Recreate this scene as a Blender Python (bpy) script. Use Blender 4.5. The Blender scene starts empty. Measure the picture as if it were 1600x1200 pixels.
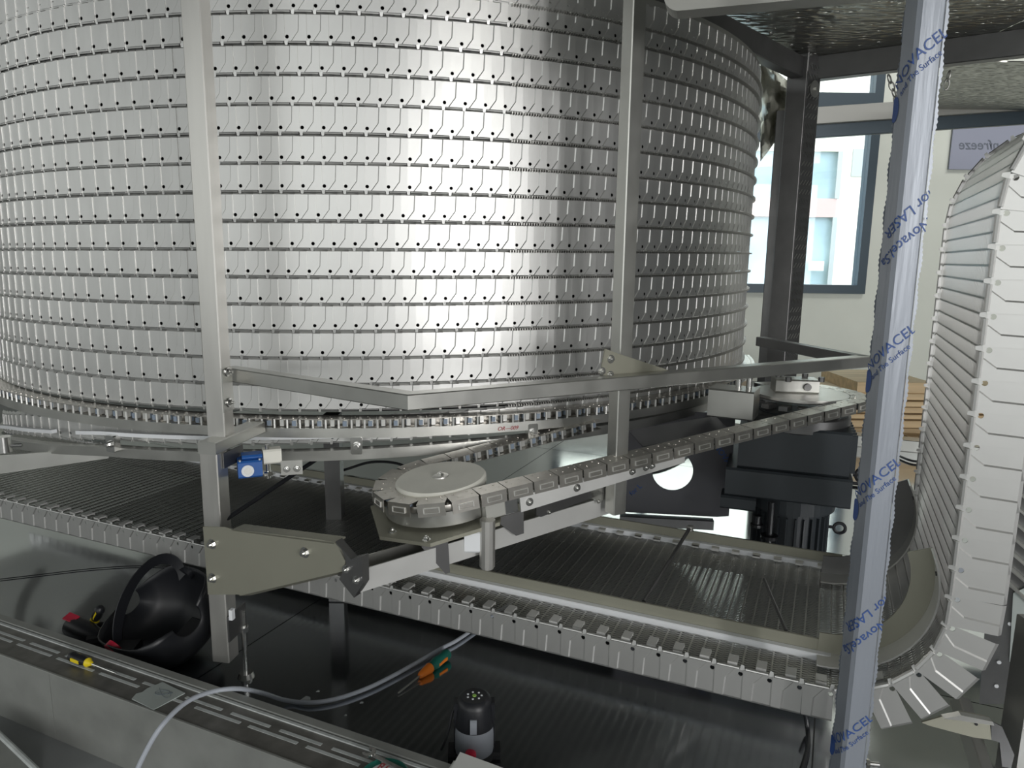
import bpy, math, random
from mathutils import Vector, Matrix
random.seed(7)
V = Vector
C = bpy.context.scene.collection
sc = bpy.context.scene
PI = math.pi
# ------------------------------------------------------------------ camera
FPX = 1126.95; PITCH = 0.17396; ROLL = 0.01234; CAMZ = 1.0
cp, sp = math.cos(PITCH), math.sin(PITCH)
CF = V((0, cp, -sp)); R0 = V((1, 0, 0)); U0 = R0.cross(CF)
cr, sr = math.cos(ROLL), math.sin(ROLL)
CR = cr * R0 + sr * U0; CU = -sr * R0 + cr * U0
CAM = V((0, 0, CAMZ))
cam = bpy.data.cameras.new('camera'); cam.sensor_width = 36; cam.lens = FPX / 1600 * 36
cam.clip_start = 0.02; cam.clip_end = 200
co = bpy.data.objects.new('camera', cam); C.objects.link(co)
m = Matrix.Identity(4)
for i in range(3):
    m[i][0] = CR[i]; m[i][1] = CU[i]; m[i][2] = -CF[i]; m[i][3] = CAM[i]
co.matrix_world = m; sc.camera = co
# ------------------------------------------------------------------ light and exposure
sc.view_settings.view_transform = 'Standard'; sc.view_settings.look = 'None'
sc.view_settings.gamma = 1; sc.view_settings.use_curve_mapping = False
sc.view_settings.exposure = 0.45
w = bpy.data.worlds.new('world'); sc.world = w; w.use_nodes = True
nt = w.node_tree; bg = nt.nodes['Background']
bg.inputs[0].default_value = (0.80, 0.90, 1.0, 1); bg.inputs[1].default_value = 3.3
def area(name, loc, target, sx, sy, power, col=(1, 1, 1)):
    l = bpy.data.lights.new(name, 'AREA'); l.shape = 'RECTANGLE'; l.size = sx; l.size_y = sy
    l.energy = power; l.color = col
    o = bpy.data.objects.new(name, l); C.objects.link(o); o.location = loc
    o.rotation_euler = (V(target) - V(loc)).to_track_quat('-Z', 'Y').to_euler()
    return o
# daylight through the hall's own long windows, left of and behind the photographer
area('daylight_left', (-8.6, -1.0, 2.1), (0.0, -1.0, 2.1), 10.0, 4.0, 58, (0.97, 1.0, 0.98))
area('daylight_behind', (-3.2, -6.8, 2.1), (-3.2, 0.0, 2.1), 7.5, 4.1, 120, (0.98, 1.0, 0.98))
area('daylight_behind_right', (5.3, -6.8, 2.1), (5.3, 0.0, 2.1), 5.4, 4.1, 190, (1.0, 0.99, 0.98))
area('door_gap_daylight', (4.09, -6.62, 1.9), (0.235, 1.93, 1.2), 0.42, 3.4, 150, (1.0, 0.99, 0.98))
area('back_wall_fill', (4.2, 4.1, 4.35), (3.2, 6.4, 1.0), 3.0, 0.8, 48, (1.0, 0.99, 0.95))  # added fill light, out of view, brightens the back wall
# ------------------------------------------------------------------ helpers
def ray(x, y): return CF + CR * ((x - 800) / FPX) + CU * ((600 - y) / FPX)
def atz(x, y, z):
    r = ray(x, y); return CAM + r * ((z - CAMZ) / r.z)
def aty(x, y, Y):
    r = ray(x, y); return CAM + r * (Y / r.y)
def athd(x, y, D):
    r = ray(x, y); return CAM + r * (D / math.hypot(r.x, r.y))
def projpx(p):
    d = V(p) - CAM; k = d.dot(CF)
    return 800 + FPX * d.dot(CR) / k, 600 - FPX * d.dot(CU) / k, k
# ---- materials
def mat(name, col, metal=0.0, rough=0.5, noise=0.0, nscale=8.0, bump=0.0, bscale=60.0, stretch=(1, 1, 1), spec=None, trans=0, alpha=None, coat=0, rvar=0.0, aniso=0.0, emis=None):
    m = bpy.data.materials.new(name); m.use_nodes = True
    t = m.node_tree; b = t.nodes['Principled BSDF']
    b.inputs['Base Color'].default_value = (*col, 1); b.inputs['Metallic'].default_value = metal
    b.inputs['Roughness'].default_value = rough
    if spec is not None: b.inputs['Specular IOR Level'].default_value = spec
    if trans: b.inputs['Transmission Weight'].default_value = trans
    if coat: b.inputs['Coat Weight'].default_value = coat
    if aniso: b.inputs['Anisotropic'].default_value = aniso
    if emis: b.inputs['Emission Color'].default_value = (*col, 1); b.inputs['Emission Strength'].default_value = emis
    tc = t.nodes.new('ShaderNodeTexCoord'); mp = t.nodes.new('ShaderNodeMapping')
    mp.inputs['Scale'].default_value = stretch; t.links.new(tc.outputs['Object'], mp.inputs[0])
    if noise or rvar:
        n = t.nodes.new('ShaderNodeTexNoise'); n.inputs['Scale'].default_value = nscale; n.inputs['Detail'].default_value = 6
        t.links.new(mp.outputs[0], n.inputs['Vector'])
        if noise:
            r = t.nodes.new('ShaderNodeMapRange'); r.inputs[1].default_value = 0.25; r.inputs[2].default_value = 0.75
            r.inputs[3].default_value = 1 - noise; r.inputs[4].default_value = 1 + noise
            t.links.new(n.outputs[0], r.inputs[0])
            mx = t.nodes.new('ShaderNodeVectorMath'); mx.operation = 'SCALE'; mx.inputs[0].default_value = col
            t.links.new(r.outputs[0], mx.inputs['Scale']); t.links.new(mx.outputs[0], b.inputs['Base Color'])
        if rvar:
            r = t.nodes.new('ShaderNodeMapRange'); r.inputs[1].default_value = 0.25; r.inputs[2].default_value = 0.75
            r.inputs[3].default_value = max(0.02, rough - rvar); r.inputs[4].default_value = rough + rvar
            t.links.new(n.outputs[0], r.inputs[0]); t.links.new(r.outputs[0], b.inputs['Roughness'])
    if bump:
        n2 = t.nodes.new('ShaderNodeTexNoise'); n2.inputs['Scale'].default_value = bscale; n2.inputs['Detail'].default_value = 4
        t.links.new(mp.outputs[0], n2.inputs['Vector'])
        bp = t.nodes.new('ShaderNodeBump'); bp.inputs['Strength'].default_value = bump; bp.inputs['Distance'].default_value = 0.01
        t.links.new(n2.outputs[0], bp.inputs['Height']); t.links.new(bp.outputs[0], b.inputs['Normal'])
    return m
M = {}
M['plate'] = mat('satin_link_steel', (0.66, 0.66, 0.645), 0.86, 0.43, noise=0.05, nscale=25, stretch=(1, 1, 0.3))
M['steel'] = mat('brushed_steel', (0.64, 0.63, 0.60), 0.85, 0.36, noise=0.06, nscale=30, rvar=0.05, stretch=(1, 1, 0.1))
M['steelh'] = mat('brushed_steel_bar', (0.56, 0.56, 0.53), 0.9, 0.35, noise=0.06, nscale=12, rvar=0.05)
M['bright'] = mat('bright_steel', (0.72, 0.72, 0.70), 1, 0.22)
M['dark'] = mat('dark_steel', (0.20, 0.20, 0.20), 0.9, 0.42, noise=0.15, nscale=9)
M['olive'] = mat('cold_rolled_plate', (0.36, 0.355, 0.29), 0.6, 0.52, noise=0.05, nscale=7)
M['chainside'] = mat('chain_cover_steel', (0.54, 0.52, 0.48), 0.92, 0.30, noise=0.08, nscale=60)
M['wire'] = mat('wire_steel', (0.56, 0.555, 0.53), 1.0, 0.36)
M['galv'] = mat('bright_channel', (0.72, 0.72, 0.70), 0.5, 0.45, noise=0.05, nscale=14)
M['pin'] = mat('pin_and_boss_glint', (0.80, 0.80, 0.77), 0.6, 0.30)
M['pan'] = mat('polished_floor_sheet', (0.60, 0.62, 0.64), 1, 0.10, noise=0.10, nscale=2.2, rvar=0.05, bump=0.02, bscale=3)
M['white'] = mat('white_plastic', (0.80, 0.82, 0.84), 0, 0.45)
M['wheel'] = mat('ivory_nylon', (0.82, 0.81, 0.73), 0, 0.5, noise=0.06, nscale=12)
M['black'] = mat('black_plastic', (0.012, 0.013, 0.016), 0, 0.42)
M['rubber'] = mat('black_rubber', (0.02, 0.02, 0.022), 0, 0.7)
M['motor'] = mat('charcoal_paint', (0.035, 0.042, 0.048), 0, 0.45, noise=0.1, nscale=10)
M['panel'] = mat('filmed_dark_panel', (0.10, 0.10, 0.11), 0.3, 0.4, noise=0.08, nscale=4)
M['film'] = mat('blue_grey_film', (0.27, 0.295, 0.335), 0.2, 0.36, noise=0.06, nscale=6, bump=0.15, bscale=14, stretch=(3, 3, 0.3))
M['navy'] = mat('navy_print', (0.03, 0.08, 0.27), 0, 0.5)
M['wall'] = mat('painted_wall', (0.74, 0.77, 0.70), 0, 0.85, noise=0.03, nscale=3)
M['hall'] = mat('hall_paint', (0.50, 0.51, 0.50), 0, 0.9)
M['roof'] = mat('roof_sheet', (0.07, 0.075, 0.08), 0, 0.9)
M['frame'] = mat('window_frame_paint', (0.05, 0.075, 0.095), 0.2, 0.4)
M['cream'] = mat('cream_render', (0.80, 0.72, 0.58), 0, 0.9, noise=0.05, nscale=2)
M['red_band'] = mat('pink_band', (0.60, 0.42, 0.37), 0, 0.9)
M['bldg_glass'] = mat('pale_blue_glazing', (0.40, 0.50, 0.51), 0, 0.4, noise=0.25, nscale=1.2)
M['concrete'] = mat('concrete_floor', (0.24, 0.25, 0.25), 0, 0.55, noise=0.2, nscale=5)
M['sill'] = mat('galvanised_sill', (0.36, 0.37, 0.35), 0.5, 0.5, noise=0.18, nscale=9, bump=0.04, bscale=20)
M['silltop'] = mat('worn_sill_top', (0.22, 0.215, 0.20), 0.6, 0.45, noise=0.3, nscale=22)
M['seal'] = mat('pale_seal', (0.52, 0.55, 0.54), 0, 0.6, noise=0.15, nscale=40)
M['wood'] = mat('pine_boards', (0.66, 0.50, 0.30), 0, 0.7, noise=0.2, nscale=5, stretch=(0.4, 6, 6))
M['yellow'] = mat('yellow_grip', (0.80, 0.62, 0.02), 0, 0.4)
M['orange'] = mat('orange_grip', (0.85, 0.22, 0.02), 0, 0.4)
M['green'] = mat('dark_green_grip', (0.01, 0.12, 0.09), 0, 0.4)
M['red'] = mat('red_knob', (0.65, 0.02, 0.06), 0, 0.4)
M['redink'] = mat('red_marker', (0.40, 0.04, 0.05), 0, 0.6)
M['blue'] = mat('blue_housing', (0.02, 0.11, 0.38), 0, 0.4)
M['grey'] = mat('grey_plastic', (0.26, 0.28, 0.31), 0, 0.4)
M['cable'] = mat('grey_cable', (0.42, 0.45, 0.50), 0, 0.4)
M['paper'] = mat('paper', (0.82, 0.83, 0.80), 0, 0.8)
M['card'] = mat('painted_steel_offcut', (0.50, 0.55, 0.53), 0.2, 0.5)
M['pencil'] = mat('pencil_marks', (0.20, 0.23, 0.25), 0, 0.8)
M['lilac'] = mat('lilac_banner', (0.34, 0.36, 0.45), 0, 0.8)
M['bannerink'] = mat('banner_ink', (0.16, 0.18, 0.22), 0, 0.8)
M['foil'] = mat('crumpled_film', (0.55, 0.55, 0.48), 0.35, 0.22, bump=0.6, bscale=9)
M['bluepad'] = mat('pale_blue_pad', (0.26, 0.32, 0.40), 0, 0.5)
M['palegrey'] = mat('pale_grey_paint', (0.42, 0.42, 0.39), 0.2, 0.45)
M['lime'] = mat('lime_button', (0.35, 0.6, 0.12), 0, 0.5)
# embossed ceiling sheet
mm = mat('embossed_sheet', (0.42, 0.42, 0.38), 1, 0.28)
t = mm.node_tree; b = t.nodes['Principled BSDF']; tc = t.nodes.new('ShaderNodeTexCoord')
mp = t.nodes.new('ShaderNodeMapping'); mp.inputs['Scale'].default_value = (1, 2.2, 1); t.links.new(tc.outputs['Object'], mp.inputs[0])
vo = t.nodes.new('ShaderNodeTexVoronoi'); vo.inputs['Scale'].default_value = 26; vo.feature = 'SMOOTH_F1'; t.links.new(mp.outputs[0], vo.inputs['Vector'])
bp = t.nodes.new('ShaderNodeBump'); bp.inputs['Strength'].default_value = 0.9; bp.inputs['Distance'].default_value = 0.012
t.links.new(vo.outputs[0], bp.inputs['Height']); t.links.new(bp.outputs[0], b.inputs['Normal']); M['emboss'] = mm
# thin window pane: mostly clear, a little reflection
mm = bpy.data.materials.new('window_glass'); mm.use_nodes = True; t = mm.node_tree
for n in list(t.nodes):
    if n.type == 'BSDF_PRINCIPLED': t.nodes.remove(n)
out = t.nodes['Material Output']; tr = t.nodes.new('ShaderNodeBsdfTransparent'); gl = t.nodes.new('ShaderNodeBsdfGlossy'); gl.inputs['Roughness'].default_value = 0.02
tr.inputs[0].default_value = (0.93, 0.97, 0.98, 1)
mx = t.nodes.new('ShaderNodeMixShader'); mx.inputs[0].default_value = 0.06
t.links.new(tr.outputs[0], mx.inputs[1]); t.links.new(gl.outputs[0], mx.inputs[2]); t.links.new(mx.outputs[0], out.inputs[0]); M['glass'] = mm

class MB:
    """collects geometry, then links it as one mesh object"""
    def __init__(s): s.v = []; s.f = []; s.m = []; s.mi = 0
    def add(s, vs, fs):
        o = len(s.v); s.v += [tuple(p) for p in vs]; s.f += [tuple(i + o for i in f) for f in fs]; s.m += [s.mi] * len(fs); return s
    def frame(s, o, X, Y, Z, x0, x1, y0, y1, z0, z1, ch=0.0):
        o = V(o); X = V(X); Y = V(Y); Z = V(Z)
        if ch <= 0:
            P = [o + X * a + Y * b + Z * c for a in (x0, x1) for b in (y0, y1) for c in (z0, z1)]
            return s.add(P, [(0, 1, 3, 2), (4, 6, 7, 5), (0, 4, 5, 1), (2, 3, 7, 6), (0, 2, 6, 4), (1, 5, 7, 3)])
        prof = [(y0 + ch, z0), (y1 - ch, z0), (y1, z0 + ch), (y1, z1 - ch), (y1 - ch, z1), (y0 + ch, z1), (y0, z1 - ch), (y0, z0 + ch)]
        P = [o + X * a + Y * b + Z * c for a in (x0, x1) for b, c in prof]
        fs = [tuple(range(7, -1, -1)), tuple(range(8, 16))] + [(i, (i + 1) % 8, 8 + (i + 1) % 8, 8 + i) for i in range(8)]
        return s.add(P, fs)
    def box(s, x0, x1, y0, y1, z0, z1, ch=0.0): return s.frame((0, 0, 0), (1, 0, 0), (0, 1, 0), (0, 0, 1), x0, x1, y0, y1, z0, z1, ch)
    def cyl(s, p0, p1, r0, r1=None, n=16, caps=True):
        p0 = V(p0); p1 = V(p1); r1 = r0 if r1 is None else r1
        d = (p1 - p0).normalized(); a = d.orthogonal().normalized(); b = d.cross(a)
        P = [p + (a * math.cos(2 * PI * i / n) + b * math.sin(2 * PI * i / n)) * r for p, r in ((p0, r0), (p1, r1)) for i in range(n)]
        fs = [(i, (i + 1) % n, n + (i + 1) % n, n + i) for i in range(n)]
        if caps: fs += [tuple(range(n - 1, -1, -1)), tuple(range(n, 2 * n))]
        return s.add(P, fs)
    def tube(s, pts, r, n=8):
        pts = [V(p) for p in pts]; P = []; fs = []; a = None
        for i, p in enumerate(pts):
            d = (pts[min(i + 1, len(pts) - 1)] - pts[max(i - 1, 0)]).normalized()
            a = d.orthogonal().normalized() if a is None else (a - d * a.dot(d)).normalized()
            b = d.cross(a); rr = r[i] if isinstance(r, (list, tuple)) else r
            P += [p + (a * math.cos(2 * PI * k / n) + b * math.sin(2 * PI * k / n)) * rr for k in range(n)]
        for i in range(len(pts) - 1):
            fs += [(i * n + k, i * n + (k + 1) % n, (i + 1) * n + (k + 1) % n, (i + 1) * n + k) for k in range(n)]
        fs += [tuple(range(n - 1, -1, -1)), tuple(range((len(pts) - 1) * n, len(pts) * n))]
        return s.add(P, fs)
    def lathe(s, o, Z, prof, n=24):
        o = V(o); Z = V(Z).normalized(); a = Z.orthogonal().normalized(); b = Z.cross(a); P = []; fs = []
        for r, h in prof: P += [o + Z * h + (a * math.cos(2 * PI * k / n) + b * math.sin(2 * PI * k / n)) * r for k in range(n)]
        for i in range(len(prof) - 1): fs += [(i * n + k, i * n + (k + 1) % n, (i + 1) * n + (k + 1) % n, (i + 1) * n + k) for k in range(n)]
        fs += [tuple(range(n - 1, -1, -1)), tuple(range((len(prof) - 1) * n, len(prof) * n))]
        return s.add(P, fs)
    def prism(s, pts, d):
        """closed polygon pts (3d) extruded by vector d"""
        pts = [V(p) for p in pts]; d = V(d); n = len(pts)
        return s.add(pts + [p + d for p in pts], [tuple(range(n - 1, -1, -1)), tuple(range(n, 2 * n))] + [(i, (i + 1) % n, n + (i + 1) % n, n + i) for i in range(n)])
    def sweep(s, frames, prof, closed=False):
        """frames: list of (origin, A, B); prof: closed 2-d outline in (A, B)"""
        n = len(prof); P = []; fs = []
        for o, A, B in frames: P += [V(o) + V(A) * a + V(B) * b for a, b in prof]
        for i in range(len(frames) - 1): fs += [(i * n + k, i * n + (k + 1) % n, (i + 1) * n + (k + 1) % n, (i + 1) * n + k) for k in range(n)]
        if not closed: fs += [tuple(range(n - 1, -1, -1)), tuple(range((len(frames) - 1) * n, len(frames) * n))]
        return s.add(P, fs)
    def mesh(s, name, mats, smooth=False):
        me = bpy.data.meshes.new(name); me.from_pydata(s.v, [], s.f)
        for mt in (mats if isinstance(mats, (list, tuple)) else [mats]): me.materials.append(M[mt])
        if max(s.m or [0]): me.polygons.foreach_set('material_index', s.m)
        import bmesh
        bm = bmesh.new(); bm.from_mesh(me); bmesh.ops.recalc_face_normals(bm, faces=bm.faces); bm.to_mesh(me); bm.free()
        if smooth:
            me.polygons.foreach_set('use_smooth', [True] * len(me.polygons))
            try: me.set_sharp_from_angle(angle=math.radians(35))
            except Exception: pass
        me.update(); return me
    def build(s, name, mats, parent=None, smooth=False):
        o = bpy.data.objects.new(name, s.mesh(name, mats, smooth)); C.objects.link(o)
        if parent is not None: o.parent = parent
        return o
def tag(o, label=None, cat=None, group=None, kind=None):
    if label: o['label'] = label
    if cat: o['category'] = cat
    if group: o['group'] = group
    if kind: o['kind'] = kind
    return o
def thing(name, label, cat, loc=(0, 0, 0), group=None):
    o = bpy.data.objects.new(name, None); C.objects.link(o); o.location = loc; o.empty_display_size = 0.05
    if V(loc).length: o.matrix_world = Matrix.Translation(loc)
    return tag(o, label, cat, group)
def put(name, me, mw, parent=None):
    o = bpy.data.objects.new(name, me); C.objects.link(o)
    o.matrix_basis = mw
    if parent is not None: o.parent = parent
    return o
def fr(o, X, Y, Z):
    m = Matrix.Identity(4)
    for i in range(3): m[i][0] = X[i]; m[i][1] = Y[i]; m[i][2] = Z[i]; m[i][3] = o[i]
    return m
def az(deg): a = math.radians(deg); return V((math.sin(a), math.cos(a), 0))
ZU = V((0, 0, 1))
def tubebeam(mb, p0, p1, w, h, side=None):
    """square tube from p0 to p1: the line is the centre of the top face; w across, h down"""
    p0 = V(p0); p1 = V(p1); X = (p1 - p0); L = X.length; X.normalize(); Y = ZU.cross(X).normalized(); Zz = X.cross(Y)
    return mb.frame(p0, X, Y, Zz, 0, L, -w / 2, w / 2, -h, 0, min(w, h) * 0.08)
def bolt(name, p, d, r, parent, m='bright'):
    mb = MB(); d = V(d).normalized(); mb.cyl(V(p), V(p) + d * r * 0.25, r * 1.5, n=16); mb.cyl(V(p) + d * r * 0.25, V(p) + d * r * 1.1, r, n=6); mb.cyl(V(p) + d * r * 1.1, V(p) + d * r * 1.7, r * 0.5, n=8)
    return mb.build(name, m, parent)

# ================================================================== SETTING
YW = 6.4
FLZ = -0.07
mb = MB(); mb.box(-9, 9, -7, YW + 0.2, FLZ - 0.1, FLZ); tag(mb.build('floor', 'concrete'), kind='structure')
mb = MB(); mb.box(-9, 9, -7, YW + 0.2, 4.6, 4.7); tag(mb.build('ceiling', 'roof'), kind='structure')
mb = MB(); mb.box(-9.1, -9, -7, YW + 0.2, FLZ, 4.6); tag(mb.build('wall_left', 'hall'), kind='structure')
mb = MB(); mb.box(9, 9.1, -7, YW + 0.2, FLZ, 4.6); tag(mb.build('wall_right', 'roof'), kind='structure')
mb = MB(); mb.box(-9, 9, -7.1, -7, FLZ, 4.6); tag(mb.build('wall_front', 'hall'), kind='structure')
# back wall with two window openings (upper light + lower light), built around the openings
wl = aty(1100, 450, YW).x - 1.3; wr = aty(1349, 458, YW).x
zb_ = aty(1345, 459, YW).z; zt_ = aty(1365, 178, YW).z; zt2 = aty(1370, 120, YW).z + 0.5
mb = MB()
mb.box(-9, wl, YW, YW + 0.2, FLZ, 4.6); mb.box(wr, 9, YW, YW + 0.2, FLZ, 4.6)
mb.box(wl, wr, YW, YW + 0.2, FLZ, zb_); mb.box(wl, wr, YW, YW + 0.2, zt2, 4.6)
wb = mb.build('wall_back', 'wall'); tag(wb, kind='structure')
win = thing('window_1', None, None, (wr, YW, zb_)); tag(win, kind='structure')
iw = Matrix.Translation((-wr, -YW, -zb_))
def wbox(name, m, *a):
    q = MB(); q.box(*a); o = q.build(name, m, win); o.matrix_basis = iw; return o
fw = 0.075
wbox('window_frame', 'frame', wl, wl + fw, YW - .03, YW + .08, zb_, zt2)
wbox('window_frame', 'frame', wr - fw, wr, YW - .03, YW + .08, zb_, zt2)
wbox('window_frame', 'frame', wl + fw, wr - fw, YW - .03, YW + .08, zb_, zb_ + fw)
wbox('window_frame', 'frame', wl + fw, wr - fw, YW - .03, YW + .08, zt2 - fw, zt2)
wbox('transom', 'frame', wl + fw, wr - fw, YW - .04, YW + .08, zt_ - .05, zt_ + .16)
wbox('mullion', 'frame', (wl + wr) / 2 - .55, (wl + wr) / 2 - .48, YW - .03, YW + .08, zb_ + fw, zt_ - .05)
wbox('pane', 'glass', wl + fw, wr - fw, YW + .02, YW + .026, zb_ + fw, zt_ - .05)
wbox('pane', 'glass', wl + fw, wr - fw, YW + .02, YW + .026, zt_ + .16, zt2 - fw)
# building across the street
YB = 16.0
bl = thing('facade_building', 'cream building with pale blue glazing seen through the back window', 'building', (6, YB, -1))
def bb(name, m, x0, x1, z0, z1, y0=YB, y1=YB + .5):
    q = MB(); q.box(x0 - 6, x1 - 6, y0 - YB, y1 - YB, z0 + 1, z1 + 1); return q.build(name, m, bl)
xg = aty(1300, 400, YB).x
def zz(y): return aty(1270, y, YB).z
bb('wall', 'cream', xg, xg + 8, -1, 9); bb('wall', 'cream', xg - 12, xg, zz(236), 9)
bb('glazing', 'bldg_glass', xg - 12, xg, zz(310), zz(236), YB + .12); bb('spandrel', 'red_band', xg - 12, xg, zz(339), zz(310))
bb('glazing', 'bldg_glass', xg - 12, xg, zz(470), zz(339), YB + .12); bb('spandrel', 'cream', xg - 12, xg, -1, zz(470))
bb('panel', 'palegrey', xg + .25, xg + 1.7, zz(275), zz(232), YB - .03, YB)
for i in range(7):
    xx = xg - 1.9 * i - .06
    bb('mullion', 'palegrey', xx, xx + .1, zz(310), zz(236), YB - .02, YB); bb('mullion', 'palegrey', xx, xx + .1, zz(470), zz(339), YB - .02, YB)
bb('box', 'cream', xg - .95, xg - .65, zz(423), zz(408), YB - .1, YB); bb('box', 'cream', xg - .5, xg - .2, zz(423), zz(408), YB - .1, YB)
mb = MB(); mb.box(-10, 25, YW + .3, YB + 8, -1.3, -1.2); tag(mb.build('street_ground', 'concrete'), kind='structure')

# polished stainless floor pan of the enclosure
pa = atz(0, 962, 0.0); 
SD = (atz(650, 1180, .09) - atz(0, 962, .09)); SD.z = 0; SD.normalize(); SN = V((-SD.y, SD.x, 0))
if SN.y < 0: SN = -SN
P0s = atz(0, 962, .09); P0s.z = 0
def sl(a, b, z=0): q = P0s + SD * a + SN * b; return V((q.x, q.y, z))
panz = [sl(-1.6, 0.0), sl(3.3, 0.0), sl(3.3, 3.25), sl(-1.6, 3.25)]
pt = thing('floor_pan', 'dark polished stainless floor sheets under the belt and helmet', 'floor sheet', (0, 0, 0))
edges = [0, 0.80, 1.60, 2.45, 3.25]
for i in range(4):
    for a0, a1 in ((-1.6, 0.55), (0.55, 1.9), (1.9, 3.3)):
        mb = MB(); g = .0015
        mb.prism([sl(a0 + g, edges[i] + g, -.004), sl(a1 - g, edges[i] + g, -.004), sl(a1 - g, edges[i + 1] - g, -.004), sl(a0 + g, edges[i + 1] - g, -.004)], (0, 0, .004))
        mb.build('floor_sheet', 'pan', pt)
tag(pt, kind='structure')
mb = MB(); mb.prism([sl(-1.6, 0, FLZ), sl(3.3, 0, FLZ), sl(3.3, 3.25, FLZ), sl(-1.6, 3.25, FLZ)], (0, 0, -.006 - FLZ)); tag(mb.build('floor_base', 'dark'), kind='structure')

# ================================================================== BELT PLATES
PW = 0.0508; PH = 0.0672
def plate_geo(mb, T=None, ph=PH, lk=1.0):
    """one side plate: x along travel 0..PW, z up 0..PH, outside face at +y; hole by the seam, S-shaped joggle crease, rolled lip"""
    T = T or Matrix.Identity(4)
    h = 0.0022; c = 0.0013; zt = ph - 0.0055; zm = 0.026
    hx, hz, hr = 0.0050, 0.0135, 0.0044
    A = [(0.0150, 0.004), (0.0315, zm), (0.0335, zt)]          # crease line, bottom to top
    def P(x, y, z): return T @ V((x, y, z))
    vs = []; fs = []
    def v(x, y, z): vs.append(P(x, y, z)); return len(vs) - 1
    # hole ring
    N = 10; ring = [v(hx + hr * math.cos(2 * PI * k / N), 0, hz + hr * math.sin(2 * PI * k / N)) for k in range(N)]
    rin = [v(hx + hr * math.cos(2 * PI * k / N), -.0015, hz + hr * math.sin(2 * PI * k / N)) for k in range(N)]
    for k in range(N): fs.append((ring[k], ring[(k + 1) % N], rin[(k + 1) % N], rin[k]))
    # left field around the hole: outline counterclockwise
    bl = v(0, 0, .004); br_ = v(A[0][0] - c, 0, .004); mr = v(A[1][0] - c, 0, zm); tr_ = v(A[2][0] - c, 0, zt); tl = v(0, 0, zt); ml = v(0, 0, zm)
    er = v(hx + 0.0075, 0, hz); 
    # fan from the ring to box corners (bl, b right, er, mr, ml)
    def seg(a, b, out):  # ring a..b joined to one outer vertex
        k = a
        while k != b: fs.append((ring[k % N], out, ring[(k + 1) % N])); k = (k + 1) % N
    q1 = v(0, 0, hz)
    seg(0, 2, mr); seg(2, 4, ml); seg(4, 6, q1); seg(6, 8, bl); seg(8, 0, br_)
    fs += [(ring[2], mr, ml), (ring[4], ml, q1), (ring[6], q1, bl), (ring[8], bl, br_), (ring[0], br_, mr)]
    fs.append((ml, mr, tr_, tl))
    # slope and raised right field
    b2 = v(A[0][0] + c, h, .004); m2 = v(A[1][0] + c, h, zm); t2 = v(A[2][0] + c, h, zt)
    fs += [(br_, b2, m2, mr), (mr, m2, t2, tr_)]
    rb = v(PW, h, .004); rm = v(PW, h, zm); rt = v(PW, h, zt)
    fs += [(b2, rb, rm, m2), (m2, rm, rt, t2)]
    # right edge step down
    rb0 = v(PW, -.0006, .004); rt0 = v(PW, -.0006, zt); fs += [(rb, rb0, rt0, rt)]
    # top turned in
    a = v(0, -.004, ph); bq = v(PW, -.004, ph); fs += [(tl, tr_, bq, a), (tr_, t2, rt, bq)]
    mb.add(vs, [tuple(f) for f in fs])
    # rolled lip along the mesh edge, between the holes
    prof = [(0, 0.0030), (.0022, .0036), (.0034, .0022), (.0028, .0004), (.0004, -.0004), (-.0016, .0006)]
    x0, x1 = 0.0075, PW - .0035
    pts = [P(x, y * lk, z * lk) for x in (x0, x1) for y, z in prof]; n = 6
    mb.add(pts, [(i, (i + 1) % n, n + (i + 1) % n, n + i) for i in range(n)] + [tuple(range(5, -1, -1)), tuple(range(6, 12))])
    # link tab that reaches down between the lips
    mb.add([P(-.0028, .0004, .0055), P(.0070, .0004, .0055), P(.0050, -.001, -.0045), P(-.0005, -.001, -.0045)], [(0, 1, 2, 3)])
    return mb
q = MB(); plate_geo(q); PLATE = q.mesh('link_plate', 'plate')
q = MB(); plate_geo(q, None, .081, 1.9); PLATEW = q.mesh('link_plate', 'plate')

DC = V((-0.5265, 3.292, 0)); DR = 1.506; HEL = 0.01186
def rad(th): return V((math.sin(th), -math.cos(th), 0))
def tan_(th): return V((math.cos(th), math.sin(th), 0))
def onR(x, y, Rr):
    r = ray(x, y); d = V((r.x, r.y)); n = d.length; du = d / n; c2 = V((DC.x, DC.y)); b = du.dot(c2)
    tt = (b - math.sqrt(max(b * b - (c2.dot(c2) - Rr * Rr), 0))) / n
    p = CAM + r * tt; return math.atan2(p.x - DC.x, -(p.y - DC.y)), p.z
rows = [(566, -23.0), (562.75, 11), (552, 59), (537.5, 107), (526, 154), (539.75, 200), (540.25, 246.5), (540.25, 291), (530.5, 336), (555, 381), (548.75, 424), (535.25, 467), (524, 509), (536, 551), (549, 592), (469.6, 633)]
DTH = PW / DR
drum = thing('spiral_belt', 'tall cylindrical stack of satin steel belt side plates filling the left and centre', 'conveyor belt', (DC.x, DC.y, 0.55))
Dinv = Matrix.Translation((-DC.x, -DC.y, -0.55))
tiles = []
for ri, (x, y) in enumerate(rows):
    th0, z0 = onR(x, y, DR); th0 -= 0.0050 / DR; z0 -= .0135
    for k in range(-38, 46):
        th = th0 + k * DTH; thm = th + DTH / 2
        if thm < math.radians(-60) or thm > math.radians(84): continue
        z = z0 + HEL * (th - th0)
        o = DC + rad(th) * DR; o.z = z
        X = tan_(thm); T = fr(o, X, rad(thm), ZU)
        px, py, dk = projpx(o); vis = (rad(thm).dot((V((CAM.x, CAM.y, 0)) - V((o.x, o.y, 0))).normalized()))
        inside = -20 < px < 1240 and -40 < py < 660
        tiles.append((-(vis / dk ** 2) if inside and vis > 0 else 0, T))
tiles.sort(key=lambda a: a[0])
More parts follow.
